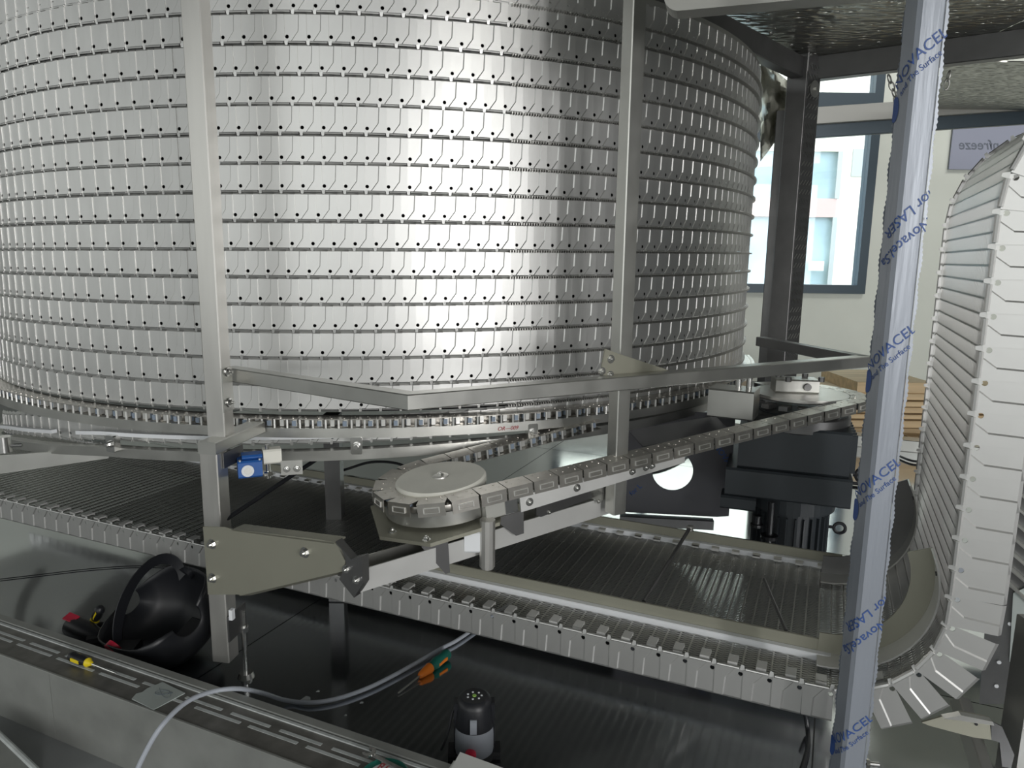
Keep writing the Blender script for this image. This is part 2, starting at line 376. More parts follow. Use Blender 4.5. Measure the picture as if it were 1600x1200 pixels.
for s_, T in tiles[:300]: put('link_plate', PLATE, Dinv @ T, drum)
q = MB()
for s_, T in tiles[300:]: plate_geo(q, Dinv @ T)
o = q.build('link_plates', 'plate', drum); o['kind'] = 'stuff'
zlo, zhi = onR(469.6, 633, DR)[1] - 0.02, onR(566, -23, DR)[1] + .05
q = MB(); n = 120
q.lathe((0, 0, zlo - .55 - .005), (0, 0, 1), [(DR - .045, 0), (DR - .045, zhi - zlo)], n); q.build('hole_shade_core', 'rubber', drum, True)  # black cylinder added as the darkness behind the plate holes
# belt edge rods seen end-on along the right silhouette
q = MB()
for ri, (x, y) in enumerate(rows):
    th0, z0 = onR(x, y, DR)
    for k in range(0, 260):
        th = math.radians(20) + k * math.radians(70) / 260
        z = z0 - .0135 + HEL * (th - th0)
        p = DC + rad(th) * (DR + .001); p.z = z - .55 - .002; p.x -= DC.x; p.y -= DC.y
        q.frame(p, rad(th), tan_(th), ZU, 0, .011, -.0010, .0010, -.0035, .0025)
o = q.build('edge_loops', 'wire', drum); o['kind'] = 'stuff'
# top rim
q = MB(); fr_ = []
for k in range(121):
    th = -PI + 2 * PI * k / 120; fr_.append((rad(th) * (DR - .03) + V((0, 0, zhi - .55)), rad(th), ZU))
q.sweep(fr_, [(0, 0), (.03, 0), (.03, .02), (0, .02)]); q.build('top_rim', 'steelh', drum, True)

# ---- lower tier of belt, entering below the chain
ing = thing('infeed_belt', 'lowest tier of steel side plates showing between the two ring guides', 'conveyor belt', (DC.x, DC.y, 0.45))
Iinv = Matrix.Translation((-DC.x, -DC.y, -0.45))
def zring(th):  # top of the lower ring guide
    d = math.degrees(th)
    pts = [(-60, .36), (-40, .441), (-21.5, .491), (-10.3, .503), (5.4, .519), (17.3, .531), (30, .540), (60, .55)]
    for (a, za), (b_, zb) in zip(pts, pts[1:]):
        if d <= b_: return za + (zb - za) * max(0, (d - a)) / (b_ - a)
    return .55
th0, z0 = onR(644, 680.6, DR - .004); th0 -= .0050 / DR
for k in range(-33, 24):
    th = th0 + k * DTH; thm = th + DTH / 2; o = DC + rad(th) * (DR - .004); o.z = zring(thm) + .010
    put('link_plate', PLATE, Iinv @ fr(o, tan_(thm), rad(thm), ZU), ing)

# ================================================================== RETURN BELT (straight run, bend, column, top bend)
BO = V((-0.3155, 1.5476, 0.0)); BU = V((math.sin(1.9859), math.cos(1.9859), 0)); BV = V((-BU.y, BU.x, 0))
BZ = .2475; RHO = 0.19; UC = 1.136; UA = UC - RHO; S1 = UA; S2 = S1 + RHO * PI / 2
ZC1 = 1.075; S3 = S2 + (ZC1 - BZ - RHO); RT = 0.20
def path(s):
    """(u, z, angle) along the belt edge line"""
    if s <= S1: return s, BZ, 0.0
    if s <= S2:
        a = (s - S1) / RHO; return UA + RHO * math.sin(a), BZ + RHO * (1 - math.cos(a)), a
    if s <= S3: return UC, BZ + RHO + (s - S2), PI / 2
    a = (s - S3) / RT; return UC + RT * (1 - math.cos(a)), ZC1 + RT * math.sin(a), PI / 2 - a
def bw(s, v, off=0.0):
    u, z, a = path(s); p = BO + BU * (u + off * math.sin(a)) + BV * v; p.z = z - off * math.cos(a); return p
WB = 0.575
belt = thing('return_belt', 'steel mesh belt running low across the front and bending up into a column at right', 'conveyor belt', (BO.x, BO.y, BZ))
Binv = Matrix.Translation((-BO.x, -BO.y, -BZ))
K0, K1 = -42, 48
q = MB(); q.frame((0, 0, 0), (1, 0, 0), (0, 1, 0), (0, 0, 1), .012, .030, -.034, -.006, .0, -.0035); 
q.frame((0, 0, 0), (1, 0, 0), (0, 1, 0), (0, 0, 1), .012, .030, -.034, -.031, -.0035, .004)
q.frame((0, 0, 0), (1, 0, 0), (0, 1, 0), (0, 0, 1), .012, .030, -.009, -.006, -.0035, .004); LUG = q.mesh('lug', 'galv')
for k in range(K0, K1):
    s0 = k * PW; pa_, pb_ = bw(s0, 0), bw(s0 - PW, 0)
    X = (pb_ - pa_).normalized(); a = path(s0 - PW / 2)[2]; E = BU * math.sin(a) - ZU * math.cos(a)
    Y = E.cross(X) * -1
    Y = -BV; E = X.cross(Y) * 1.0
    if E.dot(BU * math.sin(a) - ZU * math.cos(a)) < 0: E = -E
    o = pa_ - E * .0135 - X * .005
    put('link_plate', PLATE if k < 20 else PLATEW, Binv @ fr(o, X, Y, E), belt)
    if k < 22: put('lug', LUG, Binv @ fr(o, X, Y, E), belt)
    # far edge, outside face away from the camera
    o2 = o + BV * WB
    put('link_plate', PLATE if k < 20 else PLATEW, Binv @ fr(o2 + X * PW, -X, BV, E), belt)
    if -22 < k < 20: put('lug', LUG, Binv @ fr(o2 + X * PW, -X, BV, E), belt)
# cross rods and the woven wires between them
q0 = MB(); q0.cyl((0, 0.002, 0), (0, WB - .002, 0), .0021, n=6); ROD = q0.mesh('cross_rod', 'wire')
inner = -0.008
wires = MB(); NW = 120
nr = 0
for k in range(K0 * 2, K1 * 2 - 2):
    s0 = k * PW / 2; pm = bw(s0, 0, -.004)
    put('cross_rod', ROD, Binv @ fr(pm, BU, BV, ZU), belt)
    a0, a1 = bw(s0, 0, -.006), bw(s0 + PW / 2, 0, -.006); BW0 = bw(s0, 1, -.006) - a0; d = (a1 - a0); L = d.length; d.normalize(); nrm = BV.cross(d)
    nw = 140 if k > -40 else 100
    far = k < -40
    for j in range(nw):
        v = .012 + (WB - .024) * (j + .5) / nw
        zg = (.0009 if j % 2 else -.0009)
        r = .0009
        p = a0 + BW0 * v + BV * zg - BO; p.z = a0.z - BZ; e = p + d * L
        e2 = e - BV * 2 * zg
        wires.add([p + BV * r, p - BV * r, p + nrm * r * 1.6, e2 + BV * r, e2 - BV * r, e2 + nrm * r * 1.6], [(0, 3, 5, 2), (2, 5, 4, 1), (1, 4, 3, 0)])
o = wires.build('wire_mesh', 'wire', belt); o['kind'] = 'stuff'

# ================================================================== DRIVE CHAIN
CP = 0.0635
# one link: x along travel, y towards the covered side, z up; origin on the inner top edge
def link_geo(mb):
    g = .0012
    mb.mi = 0
    mb.box(g, CP - g, .000, .050, -.0016, 0)                      # top plate
    mb.box(g + .001, CP - g - .001, .0484, .050, -.0285, -.0016)     # cover plate
    mb.box(.016, CP - .016, .049, .0516, -.0205, -.0095, .0010)        # pressed oblong boss
    mb.mi = 1
    mb.box(.015, CP - .015, .050, .0528, -.0106, -.0088, .0006); mb.box(.015, CP - .015, .050, .0528, -.0212, -.0200, .0004)  # brighter bars paint the edge highlights of the boss, same metal as the cover
    mb.box(.0145, .0160, .050, .0528, -.0205, -.0095); mb.box(CP - .0165, CP - .0145, .050, .0528, -.0205, -.0095)
    mb.mi = 0
    mb.box(g, CP - g, .000, .034, -.0255, -.0242)                    # lower plate
    for hx in (.016, CP - .016):
        mb.cyl((hx, .012, -.0002), (hx, .012, .0009), .003, n=8)
        mb.cyl((hx - .006, .030, -.0002), (hx - .006, .030, .0006), .0022, n=6)
    mb.mi = 1
    for px in (.0, CP / 2): mb.cyl((px + .003, .004, -.0245), (px + .003, .004, -.0015), .0030, n=8, caps=False)
    for px in (.012, .045): mb.box(px, px + .010, .016, .030, -.022, -.004)
    mb.mi = 2; mb.box(CP * .5 + .011, CP * .5 + .021, .014, .022, -.021, -.008); mb.box(.010, .022, .030, .040, -.022, -.004)
    return mb
LINK = link_geo(MB()).mesh('chain_link', ['chainside', 'pin', 'bluepad'])
chain = thing('drive_chain', 'steel drive chain circling the drum base and looping out round the ivory wheel', 'chain', (DC.x, DC.y, 0.6))
Cinv = Matrix.Translation((-DC.x, -DC.y, -0.6))
ZT = 0.600
n = round(2 * PI * (DR + .05) / CP); dl = 2 * PI / n
for k in range(n):
    th = k * dl; d = math.degrees(th); d = d - 360 if d > 180 else d
    if not -75 < d < 80: continue
    thm = th + dl / 2; o = DC + rad(th) * (DR + .05); o.z = ZT
    put('chain_link', LINK, Cinv @ fr(o, tan_(thm), -rad(thm), ZU), chain)
# loop out to the take-up wheel (slightly sloping) and the drive sprocket
SP0 = CAM + V((.051, 1.518, -.478)); EL = .122; AZS = 1.086
SU = V((math.cos(EL) * math.sin(AZS), math.cos(EL) * math.cos(AZS), math.sin(EL))); SW = V((-SU.y, SU.x, 0)).normalized(); SNn = SU.cross(SW)
WU, WWc, WR = -.157, .157, .104
WC = SP0 + SU * WU + SW * WWc
RO = WR + .052
spc = atz(1250, 613, .612); SR = .19
# path points along the outer (cover) edge, front strand from the wheel to the sprocket
def fit_strip(pts):
    out = []; acc = 0
    return out
front = [WC + SU * t - SW * RO for t in (0,)]
fdir = az(62.2); spf = spc + V((fdir.y, -fdir.x, 0)) * SR; 
pts = []
nwh = 40
for i in range(nwh + 1):
    a = PI / 2 + PI * (1 - i / nwh)       # back tangent point round the left to the front tangent point
    a = PI / 2 + PI * i / nwh
    pts.append(WC + SU * math.cos(a) * RO + SW * math.sin(a) * RO)
# pts runs: back (+W) -> left (-U) -> front (-W)
front0 = pts[-1]
for i in range(1, 41): pts.append(front0.lerp(spf, i / 40))
h0 = V((spf.x - spc.x, spf.y - spc.y, 0))
for i in range(1, 50):
    a = i / 49 * math.radians(200); c_, s_ = math.cos(a), math.sin(a)
    pts.append(spc + V((h0.x * c_ - h0.y * s_, h0.x * s_ + h0.y * c_, 0)))
back_end = pts[0] + SU * .52
pre = [back_end.lerp(pts[0], i / 20) for i in range(20)]
pts = pre + pts
def resample(pts, step, phase=0.0):
    out = []; need = phase
    for a, b_ in zip(pts, pts[1:]):
        L = (b_ - a).length; t_ = need
        while t_ < L: out.append(a.lerp(b_, t_ / L)); t_ += step
        need = t_ - L
    return out
# seat link seams where the photograph shows them on the front strand
pin = []
for i, p in enumerate(pts):
    d = (pts[min(i + 1, len(pts) - 1)] - pts[max(i - 1, 0)]).normalized()
    pin.append(p - d.cross(ZU).normalized() * .026)
best = None
for ph in [i * CP / 24 for i in range(24)]:
    rs = resample(pin, CP, ph); e = min(abs(projpx(p + (rs[min(i + 1, len(rs) - 1)] - p).cross(ZU).normalized() * .026)[0] - 910.75) if i < len(rs) - 1 else 1e9 for i, p in enumerate(rs))
    if best is None or e < best[0]: best = (e, rs)
rs = best[1]
for a, b_ in zip(rs, rs[1:]):
    X = (b_ - a).normalized(); Y2 = X.cross(ZU).normalized(); Zl = Y2.cross(X)
    if Zl.z < 0: Zl = -Zl
    X2, o = (X, a) if X.cross(Y2).dot(Zl) > 0 else (-X, b_)
    o = o + X2 * ((b_ - a).length - CP) / 2 - Y2 * .024
    put('chain_link', LINK, Cinv @ fr(o, X2, Y2, Zl), chain)

# ---- take-up wheel
wh = thing('take_up_wheel', 'ivory nylon wheel with a steel hub, the chain bending round it', 'wheel', WC)
def loc(o): o.location = (0, 0, 0); return o
q = MB(); z = SNn
q.lathe(-SNn * .022, SNn, [(WR - .006, 0), (WR, .004), (WR, .020), (WR - .004, .0245), (.02, .0245)], 64); q.build('rim', 'wheel', wh, True)
q = MB(); q.lathe(SNn * .0025, SNn, [(.0185, 0), (.018, .0025), (.011, .004)], 32); q.build('hub_washer', 'steel', wh, True)
q = MB(); q.cyl(SNn * .006, SNn * .011, .0075, n=6); q.cyl(SNn * .011, SNn * .013, .004, n=12); q.build('hub_bolt', 'bright', wh)
q = MB(); arc_ = [(SNn * 0, SU * math.cos(a) + SW * math.sin(a), SNn) for a in [math.radians(80 + 205 * k / 48) for k in range(49)]]; q.sweep(arc_, [(WR + .010, -.062), (WR + .030, -.062), (WR + .030, -.030), (WR + .010, -.030)]); q.build('chain_race', 'steelh', wh, True)
q = MB(); q.sweep(arc_, [(WR + .030, -.026), (WR + .041, -.024), (WR + .043, -.017), (WR + .041, -.010), (WR + .030, -.008)]); q.build('roller_band', 'chainside', wh, True)
# mounting plate under the wheel
mp_ = thing('wheel_mount', 'steel mounting plate carrying the ivory wheel above the channel arm', 'bracket', WC - SNn * .07)
oq = [(-.175, -.06), (-.10, -.165), (.06, -.165), (.10, -.10), (.10, .10), (-.14, .12)]
q = MB(); q.prism([SU * a + SW * b_ for a, b_ in oq], -SNn * .008); q.build('plate', 'olive', mp_)
for a, b_ in ((-.10, -.145), (.04, -.145), (-.145, -.06)): bolt('bolt', SU * a + SW * b_, SNn, .006, mp_)
q = MB(); q.prism([SU * -.115 - SW * .150 - SNn * .008, SU * -.055 - SW * .150 - SNn * .008, SU * -.060 - SW * .150 - SNn * .085, SU * -.070 - SW * .150 - SNn * .085], SW * .003); q.build('gusset', 'dark', mp_)
q = MB(); q.prism([SU * .06 - SW * .135 - SNn * .004, SU * .135 - SW * .135 - SNn * .004, SU * .13 - SW * .135 - SNn * .058, SU * .11 - SW * .135 - SNn * .058], SW * .003)
q.build('gusset', 'dark', mp_)
q = MB(); q.box(-.018, .018, -.018, .018, -.05, 0, .005); o = q.build('spacer_block', 'white', mp_); o.location = SU * .01 - SW * .135 - SNn * .010
q = MB(); q.cyl((0, 0, 0), (0, 0, -.105), .017, n=12); q.cyl((0, 0, -.105), (0, 0, -.110), .014, n=12); o = q.build('hex_rod', 'steel', mp_); o.location = SU * .035 - SW * .160 + SNn * .012
# ---- chain guide bar below the front strand, with bolts
gb = thing('strand_guide', 'straight bolted steel guide bar under the front run of chain covers', 'guide rail', SP0)
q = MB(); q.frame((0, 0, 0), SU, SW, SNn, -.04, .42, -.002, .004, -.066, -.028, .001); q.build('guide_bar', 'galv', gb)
q = MB(); q.frame((0, 0, 0), SU, SW, SNn, -.12, -.075, .006, .03, -.064, -.026, .001); q.build('splice_block', 'palegrey', gb)
q = MB(); q.frame((0, 0, 0), SU, SW, SNn, -.075, -.045, .002, .02, -.062, -.03, .001); q.build('spring_block', 'bright', gb)
for t_ in (-.018, .105, .26, .300, .318): bolt('bolt', SU * t_ - SW * .002 - SNn * .047, -SW, .0062, gb)
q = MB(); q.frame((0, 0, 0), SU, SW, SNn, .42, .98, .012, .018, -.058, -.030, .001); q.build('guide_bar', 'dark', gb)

# ---- drive sprocket, hub and gear motor
spk = thing('drive_sprocket', 'round steel drive sprocket with a clamped square hub at the right end of the chain', 'sprocket', spc)
q = MB(); q.lathe((0, 0, -.012), (0, 0, 1), [(SR - .058, 0), (SR - .054, .003), (SR - .054, .012)], 64); q.build('disc', 'steel', spk, True)
q = MB()
for k in range(20):
    a = 2 * PI * k / 20; q.frame((0, 0, 0), (math.cos(a), math.sin(a), 0), (-math.sin(a), math.cos(a), 0), ZU, SR - .06, SR - .02, -.012, .012, -.03, -.018)
q.build('teeth', 'dark', spk)
q = MB(); q.box(-.062, .062, -.036, .036, 0, .040, .004); o = q.build('hub_block', 'steelh', spk); o.rotation_euler = (0, 0, math.radians(-8)); o.location = (-.01, .02, 0)
for a, b_ in ((-.048, -.026), (.052, -.020), (-.052, .044), (.030, .046)):
    q = MB(); q.cyl((a, b_, .036), (a, b_, .050), .009, n=6); q.build('hub_bolt', 'dark', spk)
q = MB(); q.cyl((.012, -.018, .020), (.012, -.026, .019), .011, n=16); q.build('clamp_screw', 'dark', spk)
q = MB(); q.lathe((0, 0, -.10), (0, 0, 1), [(SR - .05, 0), (SR - .045, .004), (SR - .045, .040), (SR - .05, .044)], 64); q.build('lower_ring', 'dark', spk, True)
q = MB(); q.lathe((0, 0, -.118), (0, 0, 1), [(SR - .075, 0), (SR - .07, .020)], 64); q.build('flange', 'dark', spk, True)
mo = spc.copy(); mo.z = 0
gm = thing('gear_motor', 'charcoal gearbox and upright motor with lifting eyes below the drive sprocket', 'motor', mo)
def mbx(name, m, *a, rz=-20, ch=.006):
    q = MB(); q.box(*a, ch); o = q.build(name, m, gm); o.rotation_euler = (0, 0, math.radians(rz)); return o
q = MB(); q.cyl((0, 0, .52), (0, 0, .56), .115, n=32); q.build('output_flange', 'motor', gm, True)
mbx('gearbox', 'motor', -.16, .14, -.14, .14, .40, .53); mbx('gearbox_flange', 'motor', -.19, .15, -.155, .155, .315, .40)
mbx('foot', 'motor', -.20, -.10, -.16, -.08, .275, .315)
for i in range(7): mbx('cooling_rib', 'motor', .14, .156, -.12 + i * .036, -.108 + i * .036, .41, .52, ch=.002)
mbx('name_plate', 'steel', .140, .158, -.06, .04, .36, .395, ch=.001)
q = MB(); q.lathe((.0, 0, .0), (0, 0, 1), [(.10, 0), (.102, .01), (.102, .26), (.125, .265), (.125, .315)], 40)
for k in range(28):
    a = 2 * PI * k / 28; q.frame((0, 0, 0), (math.cos(a), math.sin(a), 0), (-math.sin(a), math.cos(a), 0), ZU, .100, .112, -.002, .002, .02, .25)
q.build('motor_body', 'motor', gm)
def eye(p, r, rr, d):
    q = MB(); X = V(d).normalized(); P = [V(p) + X * (r + r * math.cos(2 * PI * k / 20)) * 1 + ZU * r * math.sin(2 * PI * k / 20) for k in range(21)]
    q.tube(P, rr, 8); q.tube([V(p) - X * .03, V(p)], rr, 8); q.build('lifting_eye', 'black', gm, True)
eye((.165, -.055, .375), .021, .0065, (.92, -.38, 0)); eye((.125, -.03, .20), .016, .0050, (.92, -.38, 0))
q = MB(); q.cyl((-.15, -.14, .275), (-.15, -.14, .25), .012, n=12); q.cyl((-.15, -.14, .25), (-.15, -.14, .242), .018, n=12); q.build('vent_plug', 'black', gm)
q = MB(); q.cyl((-.115, -.15, .32), (-.115, -.15, .22), .010, n=12); q.cyl((-.115, -.15, .22), (-.115, -.15, .21), .024, n=16); q.cyl((-.115, -.15, .21), (-.115, -.15, .0), .010, n=12); q.build('drain_riser', 'black', gm)

# ---- ring guides
def ring(name, label, Rr, zf, h, wd, a0, a1, m, n=90):
    t_ = thing(name, label, 'guide rail', (DC.x, DC.y, .5))
    q = MB(); F_ = []
    for k in range(n + 1):
        th = math.radians(a0 + (a1 - a0) * k / n); F_.append((rad(th) * Rr + V((0, 0, zf(th) - .5)), rad(th), ZU))
    q.sweep(F_, [(-wd, 0), (0, 0), (0, -h), (-wd, -h)]); q.build('band', m, t_, True); return t_
rg = ring('chain_guide_ring', 'steel band curving round the drum directly under the chain rollers', DR + .050, lambda th: .577, .024, .008, -75, 80, 'steelh')
lr = ring('lower_guide_ring', 'lower steel band curving under the bottom tier of belt plates', DR + .035, zring, .026, .03, -75, 60, 'steelh')
q = MB()
for a0, a1 in ((-60, -29), (-25, 9)):
    F_ = []
    for k in range(40):
        th = math.radians(a0 + (a1 - a0) * k / 39); F_.append((rad(th) * (DR + .030) + V((0, 0, zring(th) + .042 - .5)), rad(th), ZU))
    q = MB(); q.sweep(F_, [(-.008, 0), (.006, 0), (.006, -.010), (-.008, -.010)]); q.build('wear_strip', 'white', lr)
for dg in (-19.5, 5.2, 22):
    th = math.radians(dg); c0 = rad(th) * (DR + .052) + V((0, 0, zring(th) + .014 - .5))
    q = MB(); q.frame(c0, rad(th), tan_(th), ZU, -.02, 0, -.014, .014, -.022, .022, .003); q.cyl(c0, c0 + rad(th) * .006, .009, n=12); q.cyl(c0 + rad(th) * .006, c0 + rad(th) * .014, .006, n=6); q.build('clamp', 'bright', lr)
# red marker writing on the guide band, and on the back strand's bar
FONT = None
def text_mesh(s, size, shear=0.0):
    c = bpy.data.curves.new('txt', 'FONT'); c.offset = size * .006; c.body = s; c.size = size; c.shear = shear; c.align_x = 'LEFT'; c.fill_mode = 'FRONT'; c.resolution_u = 3
    o = bpy.data.objects.new('txt', c); C.objects.link(o); dg = bpy.context.evaluated_depsgraph_get()
    me = bpy.data.meshes.new_from_object(o.evaluated_get(dg)); bpy.data.objects.remove(o); return me
def wrap_text(name, s, size, f, m, parent, shear=0.0, bold=0.0, cuts=0):
    me = text_mesh(s, size, shear)
    import bmesh
    bm = bmesh.new(); bm.from_mesh(me)
    bmesh.ops.triangulate(bm, faces=bm.faces)
    for _ in range(cuts): bmesh.ops.subdivide_edges(bm, edges=[e for e in bm.edges if e.calc_length() > size * .12], cuts=1)
    bmesh.ops.triangulate(bm, faces=bm.faces)
    for v_ in bm.verts: v_.co = f(v_.co.x, v_.co.y)
    bm.to_mesh(me); bm.free(); me.name = name; me.materials.clear(); me.materials.append(M[m])
    o = bpy.data.objects.new(name, me); C.objects.link(o)
    if parent is not None: o.parent = parent
    return o
tt0 = onR(777, 668, DR + .0505)[0]
def onband(x, y):
    th = tt0 + x / (DR + .0505); return rad(th) * (DR + .0508) + V((0, 0, .577 - .019 + y - .5))
wrap_text('marker_writing', 'OR—009', .0145, onband, 'redink', rg, shear=.3)

# ================================================================== FRAME
def onplane(x, y, P, N):
    r = ray(x, y); N = V(N); return CAM + r * ((V(P) - CAM).dot(N) / r.dot(N))
def post(name, label, corner, phi, w, z0, z1, m='steelh', cat='post', bev=.0022, d=None):
    """square tube: corner is its front vertical edge; one face runs left, the other right/back"""
    ph = math.radians(phi); A = V((-math.cos(ph), math.sin(ph), 0)); B = V((math.sin(ph), math.cos(ph), 0))
    o = V((corner.x, corner.y, 0)); t_ = thing(name, label, cat, V((o.x, o.y, z0)))
    q = MB(); c = bev; d = d or w
    prof = [(c, 0), (w - c, 0), (w, c), (w, d - c), (w - c, d), (c, d), (0, d - c), (0, c)]
    q.prism([A * a + B * b_ for a, b_ in prof], (0, 0, z1 - z0)); q.build('tube', m, t_)
    return t_, A, B, o
zup = athd(349, 683, 1.70).z
p1, A1, B1, o1 = post('frame_post', 'bright square steel post standing in front of the drum at left', athd(346.5, 600, 1.70), 8, .0425, zup, 2.35, 'steel')
q = MB(); q.frame(V((0, 0, .055)), B1, -A1, ZU, .0, .0425, 0, .002, 0, .10); 
o = q.build('mounting_tab', 'steelh', p1)
for dz in (.075, .145): bolt('bolt', B1 * .022 + V((.003, 0, dz)), -A1, .007, p1)
c2 = athd(340, 740, 1.655)
zfoot = athd(355, 1037, 1.655).z
p2, A2, B2, o2 = post('lower_post', 'short square steel leg under the left post, bolted to the olive bracket', c2, 10, .0425, zfoot, zup - .028, 'steel', 'leg')
q = MB(); q.cyl(B2 * .06 + V((.004, 0, .10)), B2 * .06 + V((.004, 0, -zfoot)), .006, n=12); q.cyl(B2 * .06 + V((.004, 0, .012 - zfoot)), B2 * .06 + V((.004, 0, -zfoot)), .016, .020, n=16); q.build('levelling_foot', 'bright', p2)
q = MB(); q.cyl(B2 * .06 + V((.004, 0, .06)), B2 * .06 + V((.004, 0, .048)), .013, n=6); q.build('lock_nut', 'bright', p2)
q = MB(); q.frame((0, 0, 0), B2, -A2, ZU, .0, .075, 0.001, .004, .052, .115); q.build('foot_bracket', 'dark', p2)
q = MB(); q.frame((0, 0, 0), B2, -A2, ZU, .004, .016, 0.004, .012, .105, .13); q.build('white_clip', 'white', p2)
# radial tube joining post and leg
ft = thing('radial_tube', 'square steel tube running back from the leg top under the left post', 'beam', (o2.x, o2.y, zup))
q = MB(); rdir = V((.13, .99, 0)).normalized(); s0 = A2 * .0425
prof = [(-.030, 0), (.0, 0), (.0, -.0), (.0, -.0)]
q.frame(A2 * .021 + V((0, 0, 0)), B2, -A2, ZU, -.002, .21, -.0215, .0215, -.028, 0, .002); q.build('tube', 'steelh', ft)
q = MB(); q.frame(V((0.001, 0, -.03)), B2, -A2, ZU, .02, .10, 0, .003, -.035, 0); q.build('gusset', 'dark', ft)
# hexagonal frame rail
ZB = 0.742
kl, k1, km, k2 = atz(349, 574, ZB), atz(637, 617, ZB), atz(955, 590, ZB), atz(1364, 556.5, ZB); k3 = atz(1196, 526, ZB)
BH = .031
def rail(name, label, a, b_, m='steelh', w=.036, miter=(0, 0)):
    t_ = thing(name, label, 'beam', a); X = (b_ - a).normalized(); Y = ZU.cross(X).normalized(); L = (b_ - a).length
    c = .002; q = MB(); prof = [(c, 0), (w - c, 0), (w, -c), (w, -BH + c), (w - c, -BH), (c, -BH), (0, -BH + c), (0, -c)]
    q.sweep([(X * 0, Y + X * miter[0], ZU), (X * L, Y + X * miter[1], ZU)], prof); q.build('tube', m, t_); return t_
rail('frame_rail', 'grey square steel rail from the left post to the welded corner', kl, k1, 'steelh', miter=(0, -.60))
rail('frame_rail', 'brushed square steel rail from the welded corner to the far right corner', k1, k2, 'steelh', miter=(.60, -.55))
rail('frame_rail', 'dark square steel rail from the far right corner back to the chequered post', k2, k3, 'dark', miter=(.5, 0))
# middle post with its gusset plate
cm = athd(977, 340, 1.665)
p3, A3, B3, o3 = post('frame_post', 'square steel post crossing the drum right of centre', cm, 60, .037, athd(960, 806, 1.665).z, 2.4, 'steelh')
gq = thing('gusset_plate', 'triangular steel gusset plate bolted where the middle post meets the rail', 'plate', km)
N_ = ZU.cross((k2 - k1).normalized()).normalized(); gp = km + N_ * .034
G = [(946, 545), (964, 552), (1053, 581), (1050, 588), (938, 596), (940, 575)]
q = MB(); q.prism([onplane(x, y, gp, N_) - km for x, y in G], N_ * .004); q.build('plate', 'olive', gq)
for x, y in ((954, 561), (953, 586), (940, 580)): bolt('bolt', onplane(x, y, gp, N_) - km, -N_, .0065, gq)
q = MB(); q.cyl(onplane(953, 640, gp, N_) - km + N_ * .0, onplane(953, 640, gp, N_) - km - N_ * .004, .004, n=10)
# film-wrapped post
cb = athd(1407, 300, 1.20); cbx = cb
phb = 86
p4, A4, B4, o4 = post('wrapped_post', 'tall post wrapped in blue-grey protective film with blue printing', cb, phb, .0385, 0.0, 2.4, 'film', bev=.005, d=.041)
# serrated film edges
fq = MB()
for (base, dirv) in ((A4 * .0385 + B4 * .006, A4 * .3 - B4 * 1), (B4 * .041 + A4 * .004, B4 * 1 - A4 * .1)):
    dirv = V(dirv).normalized(); nz = 620; P = []; fs = []
    for i in range(nz):
        z = 2.4 * i / nz; L = .0030 + (.0016 if i % 2 else 0) + .0012 * math.sin(i * .37) 
        P += [base + V((0, 0, z)), base + dirv * L + V((0, 0, z))]
    fs = [(2 * i, 2 * i + 1, 2 * i + 3, 2 * i + 2) for i in range(nz - 1)]
    fq.add(P, fs)
o = fq.build('film_edge', 'film', p4); o['kind'] = 'stuff'
# printing wraps round the two seen faces: t runs from the left face, round the corner, along the right face
def onpost(t_, z):
    if t_ < -.0385: t_ = -.0385
    if t_ < -.004: q_ = A4 * (-t_) - B4 * .0006
    elif t_ < .004: k = (t_ + .004) / .008; q_ = A4 * (.004 * (1 - k)) + B4 * (.004 * k) + (A4 + B4) * (.0006 * (1 - abs(2 * k - 1)))* 1.2 - (A4 + B4) * .0006 
    else: q_ = B4 * min(t_, .044) - A4 * .0006
    return V((q_.x, q_.y, z))
def zpost(x, y): return athd(x, y, 1.20).z
def printed(s, size, t0, z0, ang, flip=False, shear=0, m='navy', sp=1.0):
    ca, sa = math.cos(math.radians(ang)), math.sin(math.radians(ang))
    def f(x, y):
        x *= sp
        return onpost(t0 + x * ca - y * sa, z0 + x * sa + y * ca)
    wrap_text('film_print', s, size, f, m, p4, shear=shear, cuts=3)
for xx, yy in ((1412, 118), (1372, 572), (1352, 776), (1300, 1166)):
    zc = zpost(xx, yy)
    printed('NOVACEL', .0215, -.034, zc - .014, 40, sp=1.08); printed('and The Surface', .0125, -.022, zc - .024, 40)
for xx, yy in ((1385, 395), (1318, 1010)):
    zc = zpost(xx, yy)
    printed('for LASER', .0225, .043, zc + .090, 220); printed('Novacel.Sa', .0225, .045, zc + .052, 220)
# round blue emblem beside each NOVACEL
for xx, yy in ((1412, 165), (1362, 600), (1340, 805), (1300, 1180)):
    zc = zpost(xx, yy); q = MB(); P = [onpost(-.0335 + .009 * math.cos(a * PI / 12), zc + .018 * math.sin(a * PI / 12)) for a in range(24)]
    q.add(P, [tuple(range(24))]); q.build('film_print', 'navy', p4)
